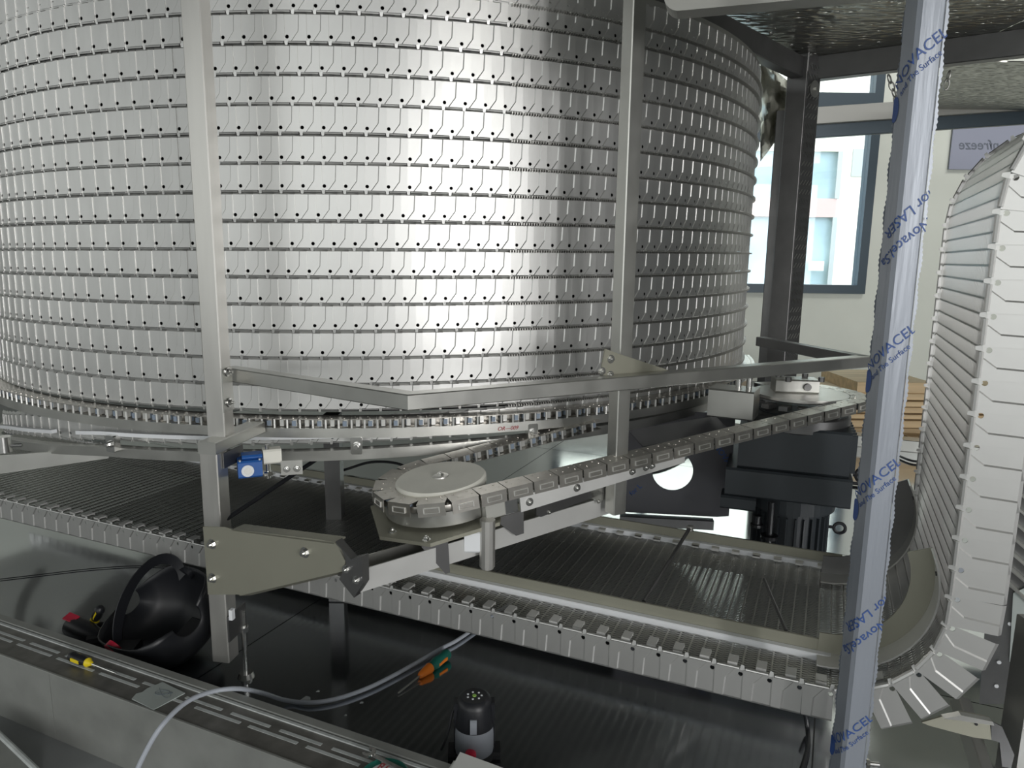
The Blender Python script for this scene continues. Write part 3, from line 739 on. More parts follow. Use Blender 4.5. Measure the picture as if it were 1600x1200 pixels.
# far chequered post and its neighbours
cf = athd(1247, 300, 3.15)
p5, A5, B5, o5 = post('chequered_post', 'dark steel post faced with chequer plate behind the drum at right', cf, 50, .085, 0, 1.80, 'dark', bev=.003)
q = MB(); q.frame((0, 0, 0), B5, -A5, ZU, .0, .095, .001, .004, .0, 1.72); q.build('chequer_plate', 'dark', p5)
q = MB()
for i in range(34):
    for j in range(4):
        z = .55 + i * .036; x = .012 + j * .022
        if (i // 3) % 1 == 0: q.frame(V((0, 0, z)) + B5 * x, (B5 + ZU * (1 if (i // 4 + 0) % 2 else -1)).normalized(), -A5, (ZU - B5).normalized(), -.013, .013, .004, .0055, -.0015, .0015)
o = q.build('chequer_bars', 'steelh', p5); o['kind'] = 'stuff'
q = MB(); c_ = B5 * .05 - A5 * .006 + V((0, 0, 1.66)); q.cyl(c_, c_ - A5 * .004, .032, n=24); q.cyl(c_, c_ - A5 * .012, .009, n=6); q.build('washer', 'steelh', p5)
ca_ = athd(1222, 300, 3.3); 
p6, A6, B6, o6 = post('angle_post', 'slotted steel angle left of the chequered post', ca_, 20, .045, .0, athd(1232, 172, 3.3).z, 'dark')
# ceiling beams and embossed sheet
cor = athd(1258, 128, 3.25); ZCB = cor.z
d45 = atz(1012, 12, ZCB)
def beam(name, label, a, b_, w, h, m='dark', cat='beam', ch=.003):
    t_ = thing(name, label, cat, a); q = MB(); q2 = V(b_) - V(a); X = q2.normalized(); Y = ZU.cross(X).normalized(); Zz = X.cross(Y)
    q.frame((0, 0, 0), X, Y, Zz, 0, q2.length, -w / 2, w / 2, 0, h, ch); q.build('beam', m, t_); return t_
far_ = cor + (d45 - cor) * 1.6
b1 = beam('roof_beam', 'dark diagonal roof beam just above the top right rim of the drum', cor, far_, .05, .075)
b2 = beam('roof_beam', 'dark roof beam running right from the chequered post to the frame edge', cor + V((.0, .0, 0)), cor + (atz(1640, 84, ZCB) - cor) * 1.15, .05, .088)
cl = thing('ceiling_sheet', 'embossed stainless ceiling sheet overhead at upper right', 'ceiling panel', (cor.x, cor.y, ZCB + .086))
zc_ = 0
rd = (atz(1640, 84, ZCB) - cor).normalized(); dd = (d45 - cor).normalized()
a0 = V((0, 0, 0)); 
for i in range(4):
    w0, w1 = i * .62, i * .62 + .615
    q = MB(); P = [rd * w0, rd * w1, rd * w1 + dd * 3.2, rd * w0 + dd * 3.2]
    P = [rd * w0, rd * w1, V((rd.x * w1, -3.6, 0)), V((rd.x * w0 + (dd.x * 1.2 if i == 0 else 0), -3.6 if i else dd.y * 1.2, 0))]
    if i == 0: P = [V((0, 0, 0)), rd * w1, V((rd.x * w1, -3.6, 0)), V((dd.x * 1.5 - .2, -3.6, 0)), dd * 1.5]
    q.prism(P, (0, 0, .004)); q.build('sheet', 'emboss', cl)
tag(cl, kind='structure')
for k in range(7):
    pp = d45.lerp(cor, k / 6.4) + V((.03, -.03, .076)); pp -= cl.location; pp.z = -.004
    q = MB(); q.cyl(pp, pp + V((0, 0, -.006)), .008, n=8); q.build('rivet', 'bright', cl)
# two bars and a second embossed panel further back
zz1 = aty(1300, 196, 4.7).z
b3 = beam('back_bar', 'pale grey bar high up behind the chequered post', aty(1150, 203, 4.7), aty(1700, 166, 4.7), .05, .10, 'palegrey')
b4 = beam('back_bar', 'dark blue-grey bar directly below the pale grey bar', aty(1150, 224, 4.75), aty(1700, 188, 4.75), .05, .085, 'frame')
q = MB(); q.prism([(2.02, 3.6, 1.93), (4.9, 3.6, 1.93), (4.9, 4.68, 1.93), (2.50, 4.68, 1.93)], (0, 0, .006)); o = q.build('back_ceiling_sheet', 'emboss'); tag(o, kind='structure')
# hanging chains
def hchain(label, pts_, r=.011):
    t_ = thing('hanging_chain', label, 'chain', pts_[0]); X0 = V(pts_[0]); n_ = int((V(pts_[1]) - X0).length / (r * 2.5)); d = (V(pts_[1]) - X0).normalized(); s_ = d.cross(V((0, 1, 0))).normalized(); s2 = d.cross(s_)
    for i in range(n_):
        c_ = d * (i + .5) * r * 2.5; a_ = s_ if i % 2 else s2
        P = [c_ + d * math.cos(k * PI / 8) * r * 1.55 + a_ * math.sin(k * PI / 8) * r * .8 for k in range(17)]
        q = MB(); q.tube(P, r * .26, 6); q.build('link', 'steelh', t_, True)
hchain('small steel chain hanging from the roof beam left of the wrapped post', [athd(1388, 118, 3.1), athd(1404, 168, 3.1)])
hchain('small steel chain hanging from the roof beam right of the wrapped post', [athd(1484, 112, 3.0), athd(1474, 150, 3.0)])
# crumpled film between drum and post
cw = thing('crumpled_film', 'crumpled shiny clear film hanging behind the drum rim at right', 'plastic film', athd(1200, 180, 3.5))
q = MB(); NX = NY = 16; P = []
for j in range(NY + 1):
    for i in range(NX + 1):
        u_, v_ = i / NX, j / NY; x = 1188 + 50 * u_ + 0 * v_; y = 92 + 40 * u_ + v_ * (160 - 105 * u_)
        P.append(athd(x, y, 3.5 + .06 * math.sin(9 * u_ + 5 * v_) + .05 * math.sin(14 * v_ - 6 * u_) + .02 * random.random()) - cw.location)
q.add(P, [(j * (NX + 1) + i, j * (NX + 1) + i + 1, (j + 1) * (NX + 1) + i + 1, (j + 1) * (NX + 1) + i) for j in range(NY) for i in range(NX)]); o = q.build('sheet', 'foil', cw, True)
md = o.modifiers.new('s', 'SOLIDIFY'); md.thickness = .001
# pale rounded tray edge overhead
tr_ = thing('overhead_tray', 'pale grey rounded tray edge poking into the top of the frame', 'tray', athd(1040, 0, 1.5))
X = (athd(1335, -6, 1.5) - athd(1040, 21, 1.5)).normalized(); o0 = athd(1036, 19, 1.5) - tr_.location
Nn = X.cross(ZU).normalized(); Zt = Nn.cross(X) * -1 if Nn.cross(X).z < 0 else Nn.cross(X)
rr = .03; P = [X * (rr - rr * math.sin(a * PI / 16)) + Zt * (rr - rr * math.cos(a * PI / 16)) for a in range(9)]
P = [o0 + p for p in P] ; P = [o0 + X * .9] + P + [o0 + Zt * .2, o0 + X * .9 + Zt * .2]
q = MB(); q.prism(P, Nn * -.05 if Nn.y < 0 else Nn * .05); q.build('side', 'palegrey', tr_)
# banner on the back wall (seen from behind, lettering mirrored)
bx0, bz1, bz0 = aty(1487, 200, YW).x, aty(1500, 190, YW).z, aty(1480, 265, YW).z
bn = thing('wall_banner', 'lilac grey banner with mirrored lettering on the back wall', 'banner', (bx0, YW - .02, bz0))
q = MB(); q.box(0, 1.9, -.006, .006, 0, bz1 - bz0); q.build('cloth', 'lilac', bn)
tx = aty(1497, 233, YW - .03); ex = aty(1560, 224, YW - .03)
wz = (aty(1500, 222, YW).z - aty(1500, 233, YW).z)
def onban(x, y): return V((ex.x - bx0 + .02 - x, -.008, tx.z - bz0 + y))
wrap_text('lettering', 'nfreeze', wz * 2.0, onban, 'bannerink', bn, shear=.25)

# ================================================================== LOWER FRAME: BRACKET, CHANNEL ARM, PLATES
pL = athd(325, 880, 1.615); pR = athd(545, 880, 1.345); bd = (pR - pL); bd.z = 0; bd.normalize(); bN = V((bd.y, -bd.x, 0))
if bN.y > 0: bN = -bN
br = thing('olive_bracket', 'large olive grey steel bracket plate bolted to the left leg', 'bracket', pL)
def onb(x, y): return onplane(x, y, pL, bN) - pL
O = [(317, 823), (352, 824), (362, 827), (500, 843), (522, 848), (533, 858), (540, 872), (537, 890), (374, 929), (325, 929)]
q = MB(); q.prism([onb(*p) for p in O], -bN * .003); q.build('plate', 'olive', br)
q = MB(); a, b_ = onb(362, 827), onb(522, 848); q.prism([a, b_, b_ - bN * .035, a - bN * .035], (0, 0, -.003)); q.build('top_flange', 'olive', br)
q = MB(); a, b_ = onb(374, 929), onb(537, 890); q.prism([a, b_, b_ + V((0, 0, -.012)) - bN * .03, a + V((0, 0, -.012)) - bN * .03], (0, 0, -.003)); q.build('bottom_flange', 'olive', br)
for x, y in ((332, 850), (333, 903), (477, 863)): bolt('bolt', onb(x, y), bN, .0075, br)
q = MB(); E_ = [(524, 846), (548, 874), (566, 870), (567, 912), (553, 934), (530, 905), (541, 880)]
arm0 = athd(556, 893, 1.345); arm1 = athd(952, 775, 1.73)
q.prism([onb(*p) + bd * .0 for p in E_], -bN * .02); q.build('end_cleat', 'dark', br)
for x, y in ((541, 889), (557, 906)): bolt('bolt', onb(x, y), bN, .0055, br)
am = thing('channel_beam', 'bright steel channel arm reaching from the bracket under the ivory wheel', 'beam', arm0)
ax = (arm1 - arm0); AL = ax.length; ax.normalize(); ay = ZU.cross(ax).normalized(); azz = ax.cross(ay)
q = MB(); q.frame((0, 0, 0), ax, ay, azz, 0, AL, 0, .003, -.046, .0); q.build('front_web', 'galv', am)
q = MB(); q.frame((0, 0, 0), ax, ay, azz, 0, AL, .055, .058, -.046, .0); q.build('back_web', 'steelh', am)
q = MB(); q.frame((0, 0, 0), ax, ay, azz, 0, AL, .003, .055, -.046, -.043); q.build('floor_web', 'steelh', am)
ck = thing('cleat_plate', 'dark tapered steel cleat bolted over the right end of the channel arm', 'plate', arm1)
q = MB(); NN = -ay; PP = arm1 - ay * .012 ; K_ = [(838, 779), (935, 766), (944, 771), (845, 808), (838, 805)]
q.prism([onplane(x, y, PP, NN) - arm1 for x, y in K_], ay * .004); q.build('plate', 'dark', ck)
K_ = [(922, 762), (945, 748), (962, 752), (960, 775), (938, 783), (926, 780)]
q = MB(); q.prism([onplane(x, y, PP, NN) - arm1 for x, y in K_], ay * .03); q.build('end_block', 'steelh', ck)
for x, y in ((935, 783), (878, 775), (858, 800)): bolt('bolt', onplane(x, y, PP, NN) - arm1, -ay, .004, ck)
# box, shelf and dark holed panel right of the middle post
bxp = athd(1146, 640, 2.12)
sb = thing('steel_box', 'small brushed steel box beside the drive sprocket', 'box', bxp)
q = MB(); q.box(-.065, .06, -.04, .06, -.02, .062, .004); o = q.build('body', 'steelh', sb); o.rotation_euler = (0, 0, math.radians(-28))
for dx in (-.0, .03):
    q = MB(); q.cyl((dx + .01, .0, .062), (dx + .01, .0, .10), .008, n=12); q.build('stud', 'bright', sb)
sh = thing('shelf_plate', 'dark steel shelf plate behind the chain, right of the middle post', 'plate', athd(985, 690, 1.9))
a, b_ = athd(982, 672, 1.85), athd(1118, 650, 2.2); q = MB(); q.prism([a - sh.location, b_ - sh.location, b_ + V((.03, -.05, -.03)) - sh.location, a + V((.03, -.05, -.03)) - sh.location], (0, 0, -.004)); q.build('plate', 'panel', sh)
pq = athd(1050, 740, 2.28); hp = thing('holed_panel', 'dark filmed panel with a large round hole left of the gearbox', 'panel', pq)
pn = V((-.12, -1, 0)).normalized(); px_ = V((-pn.y, pn.x, 0)); hr = .064
hc = onplane(1051, 736, pq, pn) - pq
def rel(x, y): return onplane(x, y, pq, pn) - pq
outer = [rel(975, 640), rel(1150, 640), rel(1150, 792), rel(975, 800)]
q = MB(); N = 48; P = []; 
zt0, zb0 = outer[0].z, outer[3].z; xl, xr = outer[0].dot(px_), outer[1].dot(px_); hx_ = hc.dot(px_)
for k in range(N):
    a = 2 * PI * k / N; c_, s_ = math.cos(a), math.sin(a); P.append(hc + px_ * hr * c_ + ZU * hr * s_)
for k in range(N):
    a = 2 * PI * k / N; c_, s_ = math.cos(a), math.sin(a)
    t_ = min(((xr - hx_) / c_) if c_ > 1e-6 else ((xl - hx_) / c_ if c_ < -1e-6 else 9), ((zt0 - hc.z) / s_) if s_ > 1e-6 else ((zb0 - hc.z) / s_ if s_ < -1e-6 else 9))
    P.append(hc + px_ * t_ * c_ + ZU * t_ * s_)
n0 = len(P); P = P + [p - pn * .003 for p in P]
fs = [(k, (k + 1) % N, N + (k + 1) % N, N + k) for k in range(N)]; fs += [tuple(i + n0 for i in f) for f in fs]; fs += [(k, (k + 1) % N, n0 + (k + 1) % N, n0 + k) for k in range(N)]
q.add(P, fs); q.build('panel', 'panel', hp)
q = MB(); q.frame((0, 0, 0), px_, -pn, ZU, xl, xr - .05, -.03, .0, zb0 - .035, zb0 - .004, .002); q.build('bottom_channel', 'dark', hp)
def onhp(x, y): return rel(1115, 697) + px_ * (x * .6 + y * .8) + ZU * (-x * .8 + y * .6) + pn * .001
wrap_text('film_print', 'NOVACEL', .026, onhp, 'navy', hp)
def onhp2(x, y): return rel(987, 775) + px_ * (x * .7 - y * .7) + ZU * (x * .7 + y * .7) + pn * .001
wrap_text('film_print', 'for L', .024, onhp2, 'navy', hp)

# ---- belt hold-down rails and curved guides
def rail2(label, v0, z0, u0, u1, wh_first):
    t_ = thing('hold_down_rail', label, 'guide rail', BO + BU * u0 + BV * v0 + V((0, 0, z0)))
    q = MB(); q.frame((0, 0, 0), BU, BV, ZU, 0, u1 - u0, .004, .010, .014, .038, .001); q.build('steel_angle', 'olive', t_)
    q = MB(); q.frame((0, 0, 0), BU, BV, ZU, 0, u1 - u0, -.012, .005, .0, .015, .002); q.build('white_strip', 'white', t_)
    return t_
rail2('near hold-down rail, olive steel angle over a white strip lying along the belt', .112, BZ + .003, -.05, .985, True)
rail2('far hold-down rail, dark steel angle over a white strip along the back of the belt', .568, BZ + .003, -1.2, .985, True)
for (u_, lab) in ((.63, 'thin steel tie rod crossing the belt between the two hold-down rails'),):
    a = BO + BU * (u_ - .035) + BV * .145 + V((0, 0, BZ + .030)); b_ = BO + BU * (u_ - .015) + BV * .57 + V((0, 0, BZ + .050))
    t_ = thing('tie_rod', lab, 'rod', a); q = MB(); q.cyl((0, 0, 0), b_ - a, .0045, n=10); q.build('rod', 'dark', t_)
    q = MB(); q.cyl(b_ - a + V((0, 0, -.006)), b_ - a + V((0, 0, .006)), .009, n=12); q.build('rod_nut', 'steel', t_)
a = atz(1194, 905, BZ + .06); b_ = atz(1228, 985, BZ + .03); t_ = thing('stay_rod', 'thin diagonal steel stay lying over the mesh near the wrapped post', 'rod', a)
q = MB(); q.cyl((0, 0, 0), b_ - a, .0035, n=8); q.build('rod', 'dark', t_)
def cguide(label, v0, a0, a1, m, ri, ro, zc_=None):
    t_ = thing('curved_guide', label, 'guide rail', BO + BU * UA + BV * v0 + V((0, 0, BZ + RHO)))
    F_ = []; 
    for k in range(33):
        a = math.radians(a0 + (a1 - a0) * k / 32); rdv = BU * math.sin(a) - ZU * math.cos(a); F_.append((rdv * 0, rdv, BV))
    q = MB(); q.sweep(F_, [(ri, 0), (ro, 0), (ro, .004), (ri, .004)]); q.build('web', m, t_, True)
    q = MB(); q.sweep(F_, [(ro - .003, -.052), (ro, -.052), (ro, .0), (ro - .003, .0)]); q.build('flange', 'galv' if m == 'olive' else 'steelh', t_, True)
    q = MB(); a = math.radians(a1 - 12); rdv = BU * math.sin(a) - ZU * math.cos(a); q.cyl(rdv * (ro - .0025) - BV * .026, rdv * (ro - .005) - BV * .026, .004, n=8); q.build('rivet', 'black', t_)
    return t_
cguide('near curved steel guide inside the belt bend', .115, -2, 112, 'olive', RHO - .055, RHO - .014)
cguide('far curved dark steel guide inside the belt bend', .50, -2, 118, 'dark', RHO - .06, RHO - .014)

# ---- floor supports seen below the drum
lg = athd(523, 766, 2.05); lz = lg.z
t_ = thing('support_leg', 'dark square leg below the drum, left of the ivory wheel', 'leg', (lg.x, lg.y, 0))
q = MB(); q.box(-.022, .022, -.022, .022, .0, .56, .003); q.build('tube', 'dark', t_)
a, b_ = athd(500, 714, 1.92), athd(352, 812, 1.68); t_ = thing('diagonal_strap', 'thin black strap running down from the drum base to the left leg', 'strap', b_)
q = MB(); q.tube([a - b_, V((0, 0, 0))], .0055, 8); q.build('strap', 'black', t_)
t_ = thing('side_panel', 'plain grey steel side panel behind the belt at far left', 'panel', athd(60, 730, 2.35))
q = MB(); P = [(-10, 712), (90, 706), (170, 702), (170, 716), (-10, 742)]; pn2 = V((.25, -1, 0)).normalized(); q.prism([onplane(x, y, t_.location, pn2) - t_.location for x, y in P], -pn2 * .01); q.build('panel', 'steelh', t_)
a = athd(6, 697, 2.2); t_ = thing('roller_block', 'pale steel roller block below the ring at the left edge', 'roller', a)
q = MB(); q.cyl((0, 0, -.015), (0, 0, .025), .018, n=20); q.cyl((0, 0, .0), (.04, .01, .0), .005, n=8); q.build('body', 'bright', t_, True)
# blue limit switch with bracket
bs = athd(390, 727, 1.70); t_ = thing('limit_switch', 'blue limit switch with a round white port right of the left leg', 'switch', bs)
rot = (0, 0, math.radians(24))
q = MB(); q.box(-.026, .026, -.022, .030, -.024, .016, .004); o = q.build('housing', 'blue', t_); o.rotation_euler = rot
q = MB(); q.box(-.016, .028, -.012, .028, .016, .026, .004); o = q.build('cap', 'blue', t_); o.rotation_euler = rot
RZ = Matrix.Rotation(math.radians(24), 3, 'Z')
q = MB(); q.cyl(RZ @ V((-.006, -.022, -.006)), RZ @ V((-.006, -.026, -.006)), .0135, n=24); q.build('port_ring', 'white', t_, True)
q = MB(); q.cyl(RZ @ V((-.006, -.026, -.006)), RZ @ V((-.006, -.0265, -.006)), .0085, n=24); q.build('port', 'steelh', t_, True)
for x, y in ((-.021, -.018), (.021, -.018), (.021, .026)):
    q = MB(); q.cyl(RZ @ V((x, y, .015)), RZ @ V((x, y, .019)), .003, n=8); q.build('screw', 'bright', t_)
q = MB(); q.box(.030, .070, -.010, .025, .000, .034, .004); o = q.build('white_mount', 'wheel', t_); o.rotation_euler = rot
q = MB(); q.cyl(RZ @ V((.040, 0, -.035)), RZ @ V((.040, 0, .045)), .005, n=10); q.cyl(RZ @ V((.040, 0, -.028)), RZ @ V((.040, 0, -.018)), .010, n=6); q.build('bolt', 'bright', t_)
q = MB(); q.frame((.066, .016, -.028), (.97, .24, 0), (-.24, .97, 0), ZU, 0, .048, 0, .003, .0, .034, .0); q.build('bracket', 'steelh', t_)
for x in (.078, .100): bolt('bracket_bolt', V((x, .018 + (x - .07) * .25, -.014)), (.24, -.97, 0), .0055, t_)

# ================================================================== SILL IN THE FOREGROUND
st = thing('enclosure_sill', 'galvanised box sill with slotted top running along the lower left foreground', 'sill', sl(0, 0, 0))
Sinv = Matrix.Translation(-sl(0, 0, 0))
def sill(name, m, a0, a1, b0, b1, z0, z1, ch=0):
    q = MB(); q.frame((0, 0, 0), SD, SN, ZU, a0, a1, b0, b1, z0, z1, ch); return q.build(name, m, st)
for a0, a1 in ((-1.6, -.02), (-.018, .36), (.362, 1.6)): sill('front_panel', 'sill', a0, a1, -.114, -.111, FLZ, .09, 0)
sill('outer_lip', 'sill', -1.6, 1.6, -.115, -.109, .088, .092, .001)
sill('top_plate', 'silltop', -1.6, 1.6, -.111, -.0, .04, .0895)
sill('inner_flange', 'sill', -1.6, .45, -.018, .002, .0, .0945, .001); sill('inner_flange', 'sill', .452, 1.6, -.018, .002, .0, .0945, .001)
sill('seal_strip', 'seal', -1.6, 1.6, -.028, -.021, .0895, .0925, .0005)
k = 0
for row, (bb_, L, gp_, off) in enumerate(((-.050, .10, .025, .0), (-.066, .12, .022, .05))):
    a = -.3 + off
    while a < 1.3:
        sill('slot_light', 'seal', a, a + L, bb_ - .0035, bb_ + .0035, .0895, .0902); a += L + gp_  # pale raised strips paint the light caught in recessed slots
def onsill(x, y, z=.0905): return atz(x, y, z)
def gripped(name, label, a, b_, r, L1, mh, mc, cat='screwdriver', r2=.0022, group=None, tip=None, neck=None):
    """screwdriver from handle end a to tip b_"""
    t_ = thing(name, label, cat, a, group); d = (b_ - a); L = d.length; d.normalize()
    q = MB(); q.lathe((0, 0, 0), d, [(r * .5, 0), (r * .85, .004), (r, .012), (r * .82, L1 * .35), (r, L1 * .65), (r * .75, L1 * .88), (r * .55, L1)], 16); q.build('handle', mh, t_, True)
    n_ = L1 if not neck else L1
    q = MB(); q.lathe(d * (L1 - .004), d, [(r * .85, 0), (r * .9, .003), (r * .55, (neck or .010)), (r * .4, (neck or .010) + .004)], 16); q.build('collar', mc, t_, True)
    q = MB(); q.cyl(d * L1, d * (L - .006), r2, n=8); q.cyl(d * (L - .006), d * L, r2, r2 * .6, n=8); q.build('shaft', tip or 'bright', t_)
    for s_ in (-1, 1):
        sd = d.cross(ZU).normalized() * s_; q = MB(); q.frame(d * L1 * .5 + sd * r * .78, d, sd, ZU, -L1 * .22, L1 * .2, -.001, .003, -.004, .004, .001); q.build('grip_inlay', mc, t_)
    return t_
gripped('screwdriver', 'stubby black and yellow screwdriver lying on the slotted sill', onsill(109, 1024, .104), onsill(182, 1052, .094), .0115, .058, 'black', 'yellow')
gripped('screwdriver', 'green and orange screwdriver lying on the dark floor sheet', atz(701, 1020, .016), atz(622, 1083, .004), .0145, .075, 'green', 'orange', neck=.036, tip='steelh')
gripped('screwdriver', 'black and yellow screwdriver standing nose down beside the helmet strap', atz(158, 948, .085), atz(138, 990, .004), .013, .048, 'black', 'yellow')
gripped('screwdriver', 'short black and yellow screwdriver lying against the welding helmet', atz(153, 976, .03), atz(192, 992, .012), .0115, .055, 'black', 'yellow')
# card-like steel offcut with pencil marks
P = [onsill(*p) for p in ((206, 1093), (213, 1085), (222, 1083), (230, 1077), (254, 1067), (289, 1084), (240, 1110))]
t_ = thing('steel_offcut', 'pale painted steel offcut with pencil scribbles lying on the sill', 'plate', P[0]); q = MB(); q.prism([p - P[0] for p in P], (0, 0, .0022)); q.build('sheet', 'card', t_)
q = MB(); pc = onsill(256, 1083, .0932) - P[0]
for k in range(12):
    a = k * 1.3; q.tube([pc + SD * (.026 * math.cos(a + j * .4) * (.4 + .05 * k)) + SN * (.010 * math.sin(a * 1.3 + j * .5)) for j in range(5)], .0005, 4)
o = q.build('pencil_marks', 'pencil', t_); o['kind'] = 'stuff'
# round can lid and spanner at the bottom edge
c_ = onsill(600, 1216, .094); t_ = thing('round_lid', 'dark green round tin lid with red lettering at the bottom edge', 'lid', c_)
q = MB(); q.lathe((0, 0, 0), (0, 0, 1), [(.043, 0), (.044, .002), (.044, .006), (.041, .008), (.038, .006)], 48); q.build('rim', 'green', t_, True)
q = MB(); q.cyl((0, 0, .006), (0, 0, .0068), .029, n=40); q.build('label_disc', 'seal', t_)
def onlid(x, y): return SD * (x - .022) + SN * (y + .008) + V((0, 0, .0072))
wrap_text('lettering', 'REX', .022, onlid, 'redink', t_)
t_ = thing('spanner', 'chrome open-ended spanner lying across the green lid', 'spanner', onsill(572, 1175, .104))
d = (onsill(650, 1215, .108) - onsill(572, 1175, .104)).normalized(); sd = d.cross(ZU).normalized()
q = MB(); q.frame((0, 0, 0), d, sd, ZU, .016, .12, -.0045, .0045, -.0025, .0025, .001); q.build('shank', 'bright', t_)
q = MB(); P = []
for k in range(13):
    a = math.radians(40 + 280 * k / 12); P.append(d * (-math.cos(a) * .012 + .008) + sd * math.sin(a) * .013)
for k in range(9):
    a = math.radians(300 - 240 * k / 8); P.append(d * (-math.cos(a) * .0065 + .006) + sd * math.sin(a) * .0065)
q.prism(P, (0, 0, .005)); q.build('open_jaw', 'bright', t_)
# grey cable
cp_ = [atz(205, 1225, .02), atz(225, 1180, .07), atz(252, 1135, .12), atz(290, 1098, .135), atz(330, 1081, .13), atz(372, 1076, .115), atz(410, 1083, .06), atz(445, 1094, .010), atz(485, 1098, .008), atz(525, 1092, .008), atz(570, 1077, .008), atz(610, 1058, .008), atz(650, 1036, .008), atz(690, 1013, .008), atz(724, 994, .008), atz(800, 940, .008)]
def smooth(P, n=6):
    out = []
    for i in range(len(P) - 1):
        p0, p1, p2, p3 = P[max(i - 1, 0)], P[i], P[i + 1], P[min(i + 2, len(P) - 1)]
        for k in range(n):
            t = k / n; out.append(.5 * ((2 * p1) + (p2 - p0) * t + (2 * p0 - 5 * p1 + 4 * p2 - p3) * t * t + (3 * p1 - p0 - 3 * p2 + p3) * t ** 3))
    return out + [P[-1]]
def cable(name, label, P, r, m, cat='cable'):
    t_ = thing(name, label, cat, P[0]); q = MB(); q.tube([p - P[0] for p in smooth(P)], r, 10); q.build('sheath', m, t_, True); return t_
cable('grey_cable', 'thick pale grey cable looping over the sill and under the belt', cp_, .0048, 'cable')
cable('thin_cable', 'thin black cable lying across the floor sheet at far left', [atz(0, 905, .003), atz(60, 898, .003), atz(150, 888, .003), atz(230, 884, .003), atz(300, 888, .003)], .0015, 'black')
cable('black_cable', 'black cable arching over the floor behind the ivory wheel', [atz(505, 745, .01), atz(545, 732, .02), atz(580, 722, .05), atz(620, 724, .05), atz(650, 738, .02), atz(700, 760, .01)], .006, 'black')
cable('black_cable', 'black cable curving under the belt left of the wrapped post', [atz(1257, 1110, .05), atz(1262, 1140, .01), atz(1262, 1170, .008), atz(1252, 1205, .008)], .005, 'black')
cable('black_cable', 'black cable seen through the round hole in the dark panel', [atz(1008, 735, .01), atz(1040, 722, .02), atz(1072, 700, .03), atz(1100, 670, .03)], .007, 'black')
cable('black_hose', 'black hose lying on the far floor right of the gearbox', [atz(1310, 752, .01), atz(1350, 757, .01), atz(1390, 762, .01), atz(1402, 766, .01)], .008, 'black', 'hose')
cable('floor_hose', 'thin dark hose along the far floor edge by the timber', [atz(1404, 712, .01), atz(1425, 720, .01), atz(1450, 722, .01)], .006, 'black', 'hose')
# ---- welding helmet lying on its back
hb = atz(293, 1006, .0); he = thing('welding_helmet', 'black welding helmet lying open beside the left leg with its headband raised', 'helmet', hb); he.scale = (1.2, 1.2, 1.2)
ua = V((.80, -.55, .12)).normalized()              # chin-to-crown axis of the shell, along the floor
up_ = V((-.35, -.35, .87)).normalized(); up_ = (up_ - ua * up_.dot(ua)).normalized(); wd = ua.cross(up_)
q = MB(); NS, NA = 14, 22; P = []
for j in range(NS + 1):
    t = j / NS; sx = -.125 + .235 * t; sc_ = (.78 + .30 * math.sin(PI * min(1, t * .75 + .12))) * (math.sqrt(max(.1, 1 - ((.3 - t) / .31) ** 2)) if t < .3 else 1 if t < .8 else math.sqrt(max(0.02, 1 - ((t - .8) / .215) ** 2)))
    for i in range(NA + 1):
        a = math.radians(-98 + 196 * i / NA); c_, s_ = math.cos(a), math.sin(a)
        rx = .098 * sc_; rz = .112 * sc_; flat = 1 - .10 * max(0, math.cos(2 * a)) 
        cut = 0
        P.append(ua * sx + wd * s_ * rx - up_ * (c_ * rz * flat) + up_ * .112)
q.add(P, [(j * (NA + 1) + i, j * (NA + 1) + i + 1, (j + 1) * (NA + 1) + i + 1, (j + 1) * (NA + 1) + i) for j in range(NS) for i in range(NA)])
o = q.build('shell', 'black', he, True); md = o.modifiers.new('s', 'SOLIDIFY'); md.thickness = .003
# headband loop pivoted at both sides of the shell opening
q = MB(); P = []; F_ = []
hw = .088
for k in range(25):
    a = PI * k / 24; c_ = wd * math.cos(a) * hw + V((-.25, .25, .93)) * math.sin(a) * .085 + up_ * .112 - ua * .02
    rd_ = (wd * math.cos(a) + V((-.25, .25, .93)) * math.sin(a)).normalized(); nn_ = V((.45, -.75, .48)).normalized(); F_.append((c_, (rd_ * .8 + nn_ * .6), (rd_ * .6 - nn_ * .8)))
q.sweep(F_, [(-.013, -.0015), (.011, -.0015), (.011, .0015), (-.013, .0015)]); q.build('headband', 'black', he, True)
for s_ in (-1, 1):
    q = MB(); c_ = wd * s_ * .092 + up_ * .112 - ua * .02; q.cyl(c_, c_ + wd * s_ * .014, .017, n=20); q.build('pivot_knob', 'red' if s_ > 0 else 'black', he, True)
q = MB(); q.frame(up_ * .012 + ua * .0, ua, wd, up_, -.025, .03, -.05, .05, 0, .010, .002); q.build('lens_frame', 'rubber', he)
# cordless tool beside it
db = atz(128, 985, .03); t_ = thing('cordless_tool', 'black and red cordless tool lying left of the welding helmet', 'power tool', db)
dd_ = V((.80, -.45, 0)).normalized()
q = MB(); q.lathe(-dd_ * .05, dd_, [(.018, 0), (.026, .006), (.029, .03), (.027, .07), (.022, .11), (.016, .13)], 20); q.build('body', 'black', t_, True)
q = MB(); q.frame(V((-.035, .015, .016)), dd_, V((-dd_.y, dd_.x, .4)).normalized(), V((0, 0, 1)), -.022, .022, -.012, .012, .010, .0125, .001); q.build('red_badge', 'red', t_)
q = MB(); q.box(.02, .10, -.09, -.02, -.028, .012, .008); o = q.build('battery', 'rubber', t_); o.rotation_euler = (0, 0, .4)
q = MB(); q.box(.10, .17, -.12, -.05, -.028, .000, .008); o = q.build('battery', 'black', t_); o.rotation_euler = (0, 0, .1)
